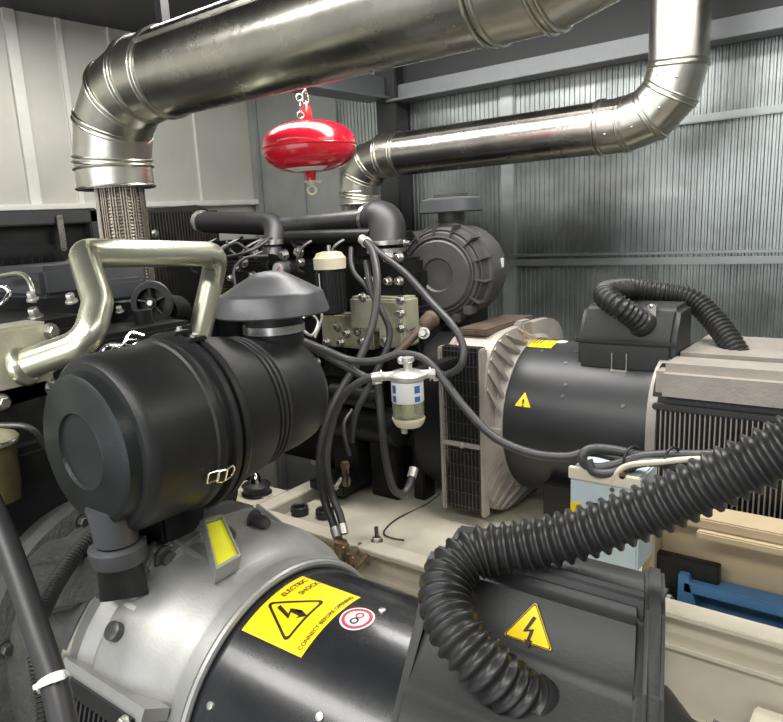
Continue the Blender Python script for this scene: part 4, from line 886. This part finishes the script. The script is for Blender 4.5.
hose('fuel_hose', 'black hose arching wide right from engine top to the white filter', [(-1.2563, 1.6037, 1.3969), (-1.1964, 1.5777, 1.3641), (-1.0909, 1.5560, 1.3061), (-0.9595, 1.4744, 1.2426), (-0.8798, 1.4347, 1.1974), (-0.8450, 1.4239, 1.1511), (-0.8446, 1.4119, 1.1081), (-0.8852, 1.4234, 1.0806), (-0.9230, 1.4158, 1.0713)], .0090, group=G, ends=True)
hose('fuel_hose', 'black hose curving behind the thickest hose near the olive pump', [(-1.2381, 1.5752, 1.3376), (-1.1894, 1.5286, 1.2656), (-1.1575, 1.5267, 1.2122), (-1.1363, 1.5305, 1.1635), (-1.1343, 1.5195, 1.1189), (-1.1479, 1.4926, 1.0651), (-1.1620, 1.4668, 1.0165), (-1.1905, 1.4350, 0.9423), (-1.2062, 1.4250, 0.8603)], .009, group=G)
hose('fuel_hose', 'black hose looping low beneath the white filter to a fitting on the engine', [(-1.0802, 1.3904, 1.0698), (-1.0695, 1.3844, 1.0175), (-1.0567, 1.3737, 0.9430), (-1.0523, 1.3773, 0.8494), (-1.0435, 1.3896, 0.7735), (-1.0350, 1.4159, 0.7469), (-1.0337, 1.4471, 0.7589), (-1.0388, 1.4807, 0.7977)], .0100, group=G, ends=True)
hose('fuel_hose', 'short thin grey hose curving left of the thickest hose at the engine top', [(-1.2997, 1.5882, 1.3767), (-1.2832, 1.5645, 1.3390), (-1.2588, 1.5491, 1.3069), (-1.2220, 1.5447, 1.2771), (-1.1873, 1.5372, 1.2428)], .007, group=G)
hose('fuel_hose', 'thin black hose hanging left of the brass fitting under the rear engine', [(-1.2121, 1.4446, 0.9458), (-1.2067, 1.4010, 0.9179), (-1.1856, 1.3800, 0.8762), (-1.1740, 1.3792, 0.8391)], .0055, group=G)
hose('power_cable', 'long dark cable sweeping from behind the front air cleaner over the rear alternator side', [(-1.2368, 1.2863, 1.1652), (-1.1987, 1.3358, 1.1333), (-1.1532, 1.3786, 1.1026), (-1.0851, 1.3955, 1.1021), (-1.0263, 1.4231, 1.1193), (-0.9567, 1.4257, 1.1113), (-0.8952, 1.4119, 1.0697), (-0.8282, 1.3974, 1.0096), (-0.7512, 1.3920, 0.9518), (-0.6675, 1.4010, 0.9247), (-0.5895, 1.4130, 0.9249), (-0.5432, 1.4293, 0.9391), (-0.4827, 1.4382, 0.9332), (-0.4217, 1.4366, 0.9355), (-0.3310, 1.4493, 0.9473), (-0.1788, 1.4468, 0.9592), (0, 1.50, .87), (.12, 1.53, .822), (.5, 1.53, .820)], .0100, group='cables beside the rear alternator', cat='cable')
hose('power_cable', 'dark hose running right from behind the grey rain cap under the olive bracket', [(-1.2866, 1.3236, 1.1615), (-1.2347, 1.3558, 1.1220), (-1.1744, 1.3823, 1.0844), (-1.1235, 1.4033, 1.0553), (-1.0714, 1.3947, 1.0593)], .010, group='cables beside the rear alternator', cat='cable')
GC = 'cables beside the rear alternator'
hose('power_cable', 'dark cable looping back at the left of the cable bundle', [(-0.4446, 1.4459, 0.9417), (-0.4972, 1.4311, 0.9505), (-0.5334, 1.4144, 0.9517), (-0.5469, 1.3999, 0.9405), (-0.5419, 1.3987, 0.9218), (-0.5132, 1.4075, 0.9152), (-0.4675, 1.4238, 0.9314), (-0.4337, 1.4426, 0.9445), (-0.3370, 1.4728, 0.9538), (-0.1808, 1.4512, 0.9806), (0, 1.52, .875), (.12, 1.555, .822), (.5, 1.555, .820)], .0105, group=GC, cat='cable')
hose('power_cable', 'lowest dark cable of the bundle above the pale blue box', [(-0.5324, 1.3903, 0.9348), (-0.5187, 1.3885, 0.9114), (-0.4862, 1.4022, 0.9109), (-0.4556, 1.4189, 0.9263), (-0.4110, 1.4331, 0.9384), (-0.3220, 1.4523, 0.9314), (-0.1778, 1.4446, 0.9485), (0, 1.48, .86), (.12, 1.508, .822), (.5, 1.508, .819)], .0095, group=GC, cat='cable')
hose('power_cable', 'cream cable lying over the dark cable bundle', [(-0.4845, 1.3984, 0.8927), (-0.4735, 1.4008, 0.9158), (-0.4527, 1.4096, 0.9319), (-0.3975, 1.4195, 0.9449), (-0.3277, 1.4414, 0.9565), (-0.1774, 1.4275, 0.9808), (0, 1.50, .90), (.12, 1.542, .845), (.5, 1.542, .838)], .0062, 'cream_cable', group=GC, cat='cable')
for px, lb_ in ((632, 'black tie round the middle of the cable bundle'), (672, 'black tie at the right of the cable bundle')):
    c = V((-0.4568, 1.4342, 0.9366)) if px == 632 else V((-0.3820, 1.4456, 0.9438)); m = MB(); m.torus(c, (1, -.35, .02), .026, .003, 28, 8); o = m.build('cable_tie', 'rubber'); tag(o, lb_, 'cable tie')

# brass valves
def valve(label, p, s=1.0, d=(0, 0, -1)):
    p = V(p); t = thing('drain_valve', label, 'valve', p - V((0, 0, .09 * s)), 'brass drain valves')
    MB().lathe([(0, .012 * s), (.012 * s, .016 * s), (.03 * s, .016 * s), (.034 * s, .012 * s), (.06 * s, .013 * s), (.075 * s, .017 * s), (.09 * s, .014 * s)], p - V((0, 0, .09 * s)), (0, 0, 1), 12).build('valve_body', 'brass', t)
    MB().cyl(p - V((0, .0, .05 * s)), p + V((.03 * s, -.03 * s, -.05 * s)), .009 * s, None, 12).build('stem', 'brass', t)
    m = MB(); m.box(p + V((.026 * s, -.034 * s, -.08 * s)), p + V((.036 * s, -.026 * s, -.01 * s)), .003); m.build('lever', 'bolt_dark', t)
    MB().cyl(p - V((0, 0, .06 * s)), (p.x - .02, max(p.y + .02, 1.335), p.z - .05 * s), .008 * s, None, 12).build('inlet_pipe', 'brass', t)
    for k in (-.02, -.075): m = MB(); m.hexa(p + V((0, 0, k * s)), (0, 0, 1), .017 * s, .014 * s, False); m.build('nut', 'brass', t)
    m = MB(); m.cyl(p + V((-.012 * s, -.01 * s, -.06 * s)), p + V((-.02 * s, -.035 * s, -.085 * s)), .008 * s, None, 10); m.hexa(p + V((-.02 * s, -.035 * s, -.085 * s)), (-.2, -.6, -.6), .010 * s, .01 * s); m.build('drain_spout', 'bolt', t)
valve('tarnished brass valve under the hoses at the edge of the cream deck', (-1.0979, 1.2346, 0.6715), 1.15)
valve('second brass valve joined just right of the first at the deck edge', (-1.0637, 1.2303, 0.6498), .85)
valve('small brass fitting beneath the rear engine beyond the black rubber bungs', (-1.1953, 1.3819, 0.8177), .75)

# ------------------------------------------------------------------ corrugated conduits
P = [(-0.2896, 0.6047, 0.9478), (-0.3022, 0.5937, 0.9647), (-0.3260, 0.5808, 0.9896), (-0.3596, 0.5823, 1.0140), (-0.3891, 0.6031, 1.0331), (-0.4001, 0.6326, 1.0517), (-0.3841, 0.6643, 1.0686), (-0.3414, 0.6895, 1.0780), (-0.2935, 0.7075, 1.0939), (-0.2417, 0.7246, 1.1185), (-0.1954, 0.7381, 1.1466), (-0.1473, 0.7479, 1.1800), (-0.0956, 0.7614, 1.2157), (-0.0451, 0.7753, 1.2561), (.05, .80, 1.285), (.16, .88, 1.26), (.26, 1.02, 1.10), (.30, 1.13, .80), (.30, 1.16, .40), (.30, 1.16, .035)]
fc = thing('cable_conduit', 'large black corrugated conduit curling out of the front terminal box', 'conduit', P[0], 'corrugated conduits')
Q, rf, n = corrugated(P, .0300, .0132, .0060, (0, .35, 1, 1, .35, 0))
MB().tube(Q, 0, 32, rf).build('ribbed_tube', 'conduit', fc, 60)
d = V(P[0]) - V(P[1]); MB().lathe([(-.004, .026), (-.004, .033), (.012, .034), (.02, .031)], P[0], d, 32).build('gland', 'rubber', fc)
P = [(-0.5413, 1.7383, 1.1722), (-0.5543, 1.7194, 1.1912), (-0.5841, 1.7017, 1.2165), (-0.6189, 1.7180, 1.2353), (-0.6289, 1.7657, 1.2443), (-0.6025, 1.8404, 1.2414), (-0.5389, 1.8896, 1.2267), (-0.4774, 1.9098, 1.2104), (-0.4208, 1.8915, 1.1672), (-0.3574, 1.8452, 1.1000), (-0.2902, 1.7921, 0.9980), (-0.2132, 1.7250, 0.8648), (-.14, 1.62, .845), (-.04, 1.56, .842), (.25, 1.545, .855)]
rcn = thing('cable_conduit', 'smaller black corrugated conduit looping on top of the rear terminal box', 'conduit', P[0], 'corrugated conduits')
Q, rf, n = corrugated(P, .0285, .0115, .0050, (0, .35, 1, 1, .35, 0))
MB().tube(Q, 0, 26, rf).build('ribbed_tube', 'conduit', rcn, 60)
d = V(P[0]) - V(P[1]); MB().lathe([(-.004, .026), (-.004, .033), (.012, .034), (.02, .03)], P[0], d, 28).build('gland', 'rubber', rcn)

# ------------------------------------------------------------------ pale blue box and the blue part at the right
xb0, xb1 = (-0.5747, 1.4000, 0.8564)[0], (-0.4299, 1.4000, 0.8640)[0]
cb_ = thing('control_box', 'pale blue electrical box half hidden behind the large corrugated conduit', 'control box', ((xb0 + xb1) / 2, 1.45, ZB))
m = MB(); m.box((xb0, 1.40, .70), (xb1, 1.52, .908), .004); m.build('housing', 'pale_blue', cb_)
m = MB(); m.box((xb0 - .002, 1.394, .885), (xb1 + .002, 1.405, .912), .002); m.build('top_flange', 'cream', cb_)
m = MB(); m.box((xb0 + .01, 1.41, ZB), (xb0 + .04, 1.44, .71)); m.box((xb1 - .04, 1.41, ZB), (xb1 - .02, 1.44, .71)); m.build('leg', 'cream', cb_)
a = V((-0.5602, 1.3980, 0.8187)); m = MB(); m.box((a.x - .012, 1.397, a.z - .012), (a.x + .012, 1.4, a.z + .012)); m.build('yellow_sticker', 'yellow', cb_)
a = V((-0.5255, 1.3980, 0.8354)); m = MB(); m.box((a.x - .012, 1.392, a.z - .004), (a.x + .016, 1.4, a.z + .004), .002); m.build('handle', 'black_metal', cb_)
a = V((-0.4630, 1.3940, 0.9113)); m = MB(); m.cyl(a, a + V((0, .01, 0)), .007, None, 12); m.cyl(V((-0.4840, 1.3980, 0.8754)), V((-0.4840, 1.3980, 0.8754)) + V((0, .01, 0)), .005, None, 10); m.build('knockout', 'brass', cb_)
bb = thing('blue_bracket', 'blue painted steel bracket behind the cream rail at lower right', 'bracket', (-0.3276, 1.4125, 0.6400))
p = V((-0.3750, 1.5000, 0.5568)); m = MB()
m.prism([(0, 0), (.05, 0), (.02, .115), (.0, .115)], p, (1, 0, 0), (0, 0, 1), (0, .02, 0), .002); m.box(p + V((.01, 0, .075)), p + V((.30, .05, .10)), .003); m.box(p + V((.02, .05, -.01)), p + V((.30, .06, .09)), .002)
m.build('plate', 'blue', bb)
m = MB(); m.hexa(V((-0.3912, 1.5000, 0.6069)), (0, -1, 0), .009, .008); m.build('bolt', 'bolt', bb)
m = MB(); m.box((-.43, 1.52, ZB), (-.30, 1.54, .70), .002); m.build('dark_plate', 'black_metal', bb)

# ------------------------------------------------------------------ light and camera
def area(name, loc, rot, sx, sy, e, col=(1, 1, 1)):
    l = bpy.data.lights.new(name, 'AREA'); l.shape = 'RECTANGLE'; l.size = sx; l.size_y = sy; l.energy = e; l.color = col
    o = bpy.data.objects.new(name, l); COL.objects.link(o); o.location = loc; o.rotation_euler = rot; return o
area('ceiling_strip_light', (-.9, -.35, 2.27), (0, 0, 0), 2.6, .45, 52, (1, .98, .94))
area('ceiling_strip_light', (-1.1, 1.60, 2.27), (0, 0, 0), 2.2, .35, 42, (1, .98, .95))
area('ceiling_strip_light', (.7, 1.2, 2.27), (0, 0, 0), .25, 1.6, 18, (1, .97, .92))
area('doorway_daylight', (-.3, -2.1, 1.3), (math.radians(80), 0, 0), 3.6, 1.9, 45, (.95, .98, 1))
w = bpy.data.worlds.new('World'); SC.world = w; w.use_nodes = True
bg = w.node_tree.nodes['Background']; bg.inputs[0].default_value = (.95, .97, 1, 1); bg.inputs[1].default_value = .38
cam = bpy.data.cameras.new('Camera'); co = bpy.data.objects.new('Camera', cam); COL.objects.link(co); SC.camera = co
co.matrix_world = Matrix([[0.772989, -0.090992, 0.62786, 0.0], [0.631624, 0.203173, -0.748179, 0.0], [-0.059486, 0.974906, 0.214523, 1.45], [0.0, 0.0, 0.0, 1.0]])
cam.sensor_fit = 'HORIZONTAL'; cam.sensor_width = 36; cam.lens = 32.6767; cam.shift_x = (391.5 - 350) / 783; cam.shift_y = (378 - 361) / 783; cam.clip_start = .02
SC.view_settings.view_transform = 'Standard'; SC.view_settings.look = 'None'; SC.view_settings.gamma = 1; SC.view_settings.use_curve_mapping = False
SC.view_settings.exposure = 0.22
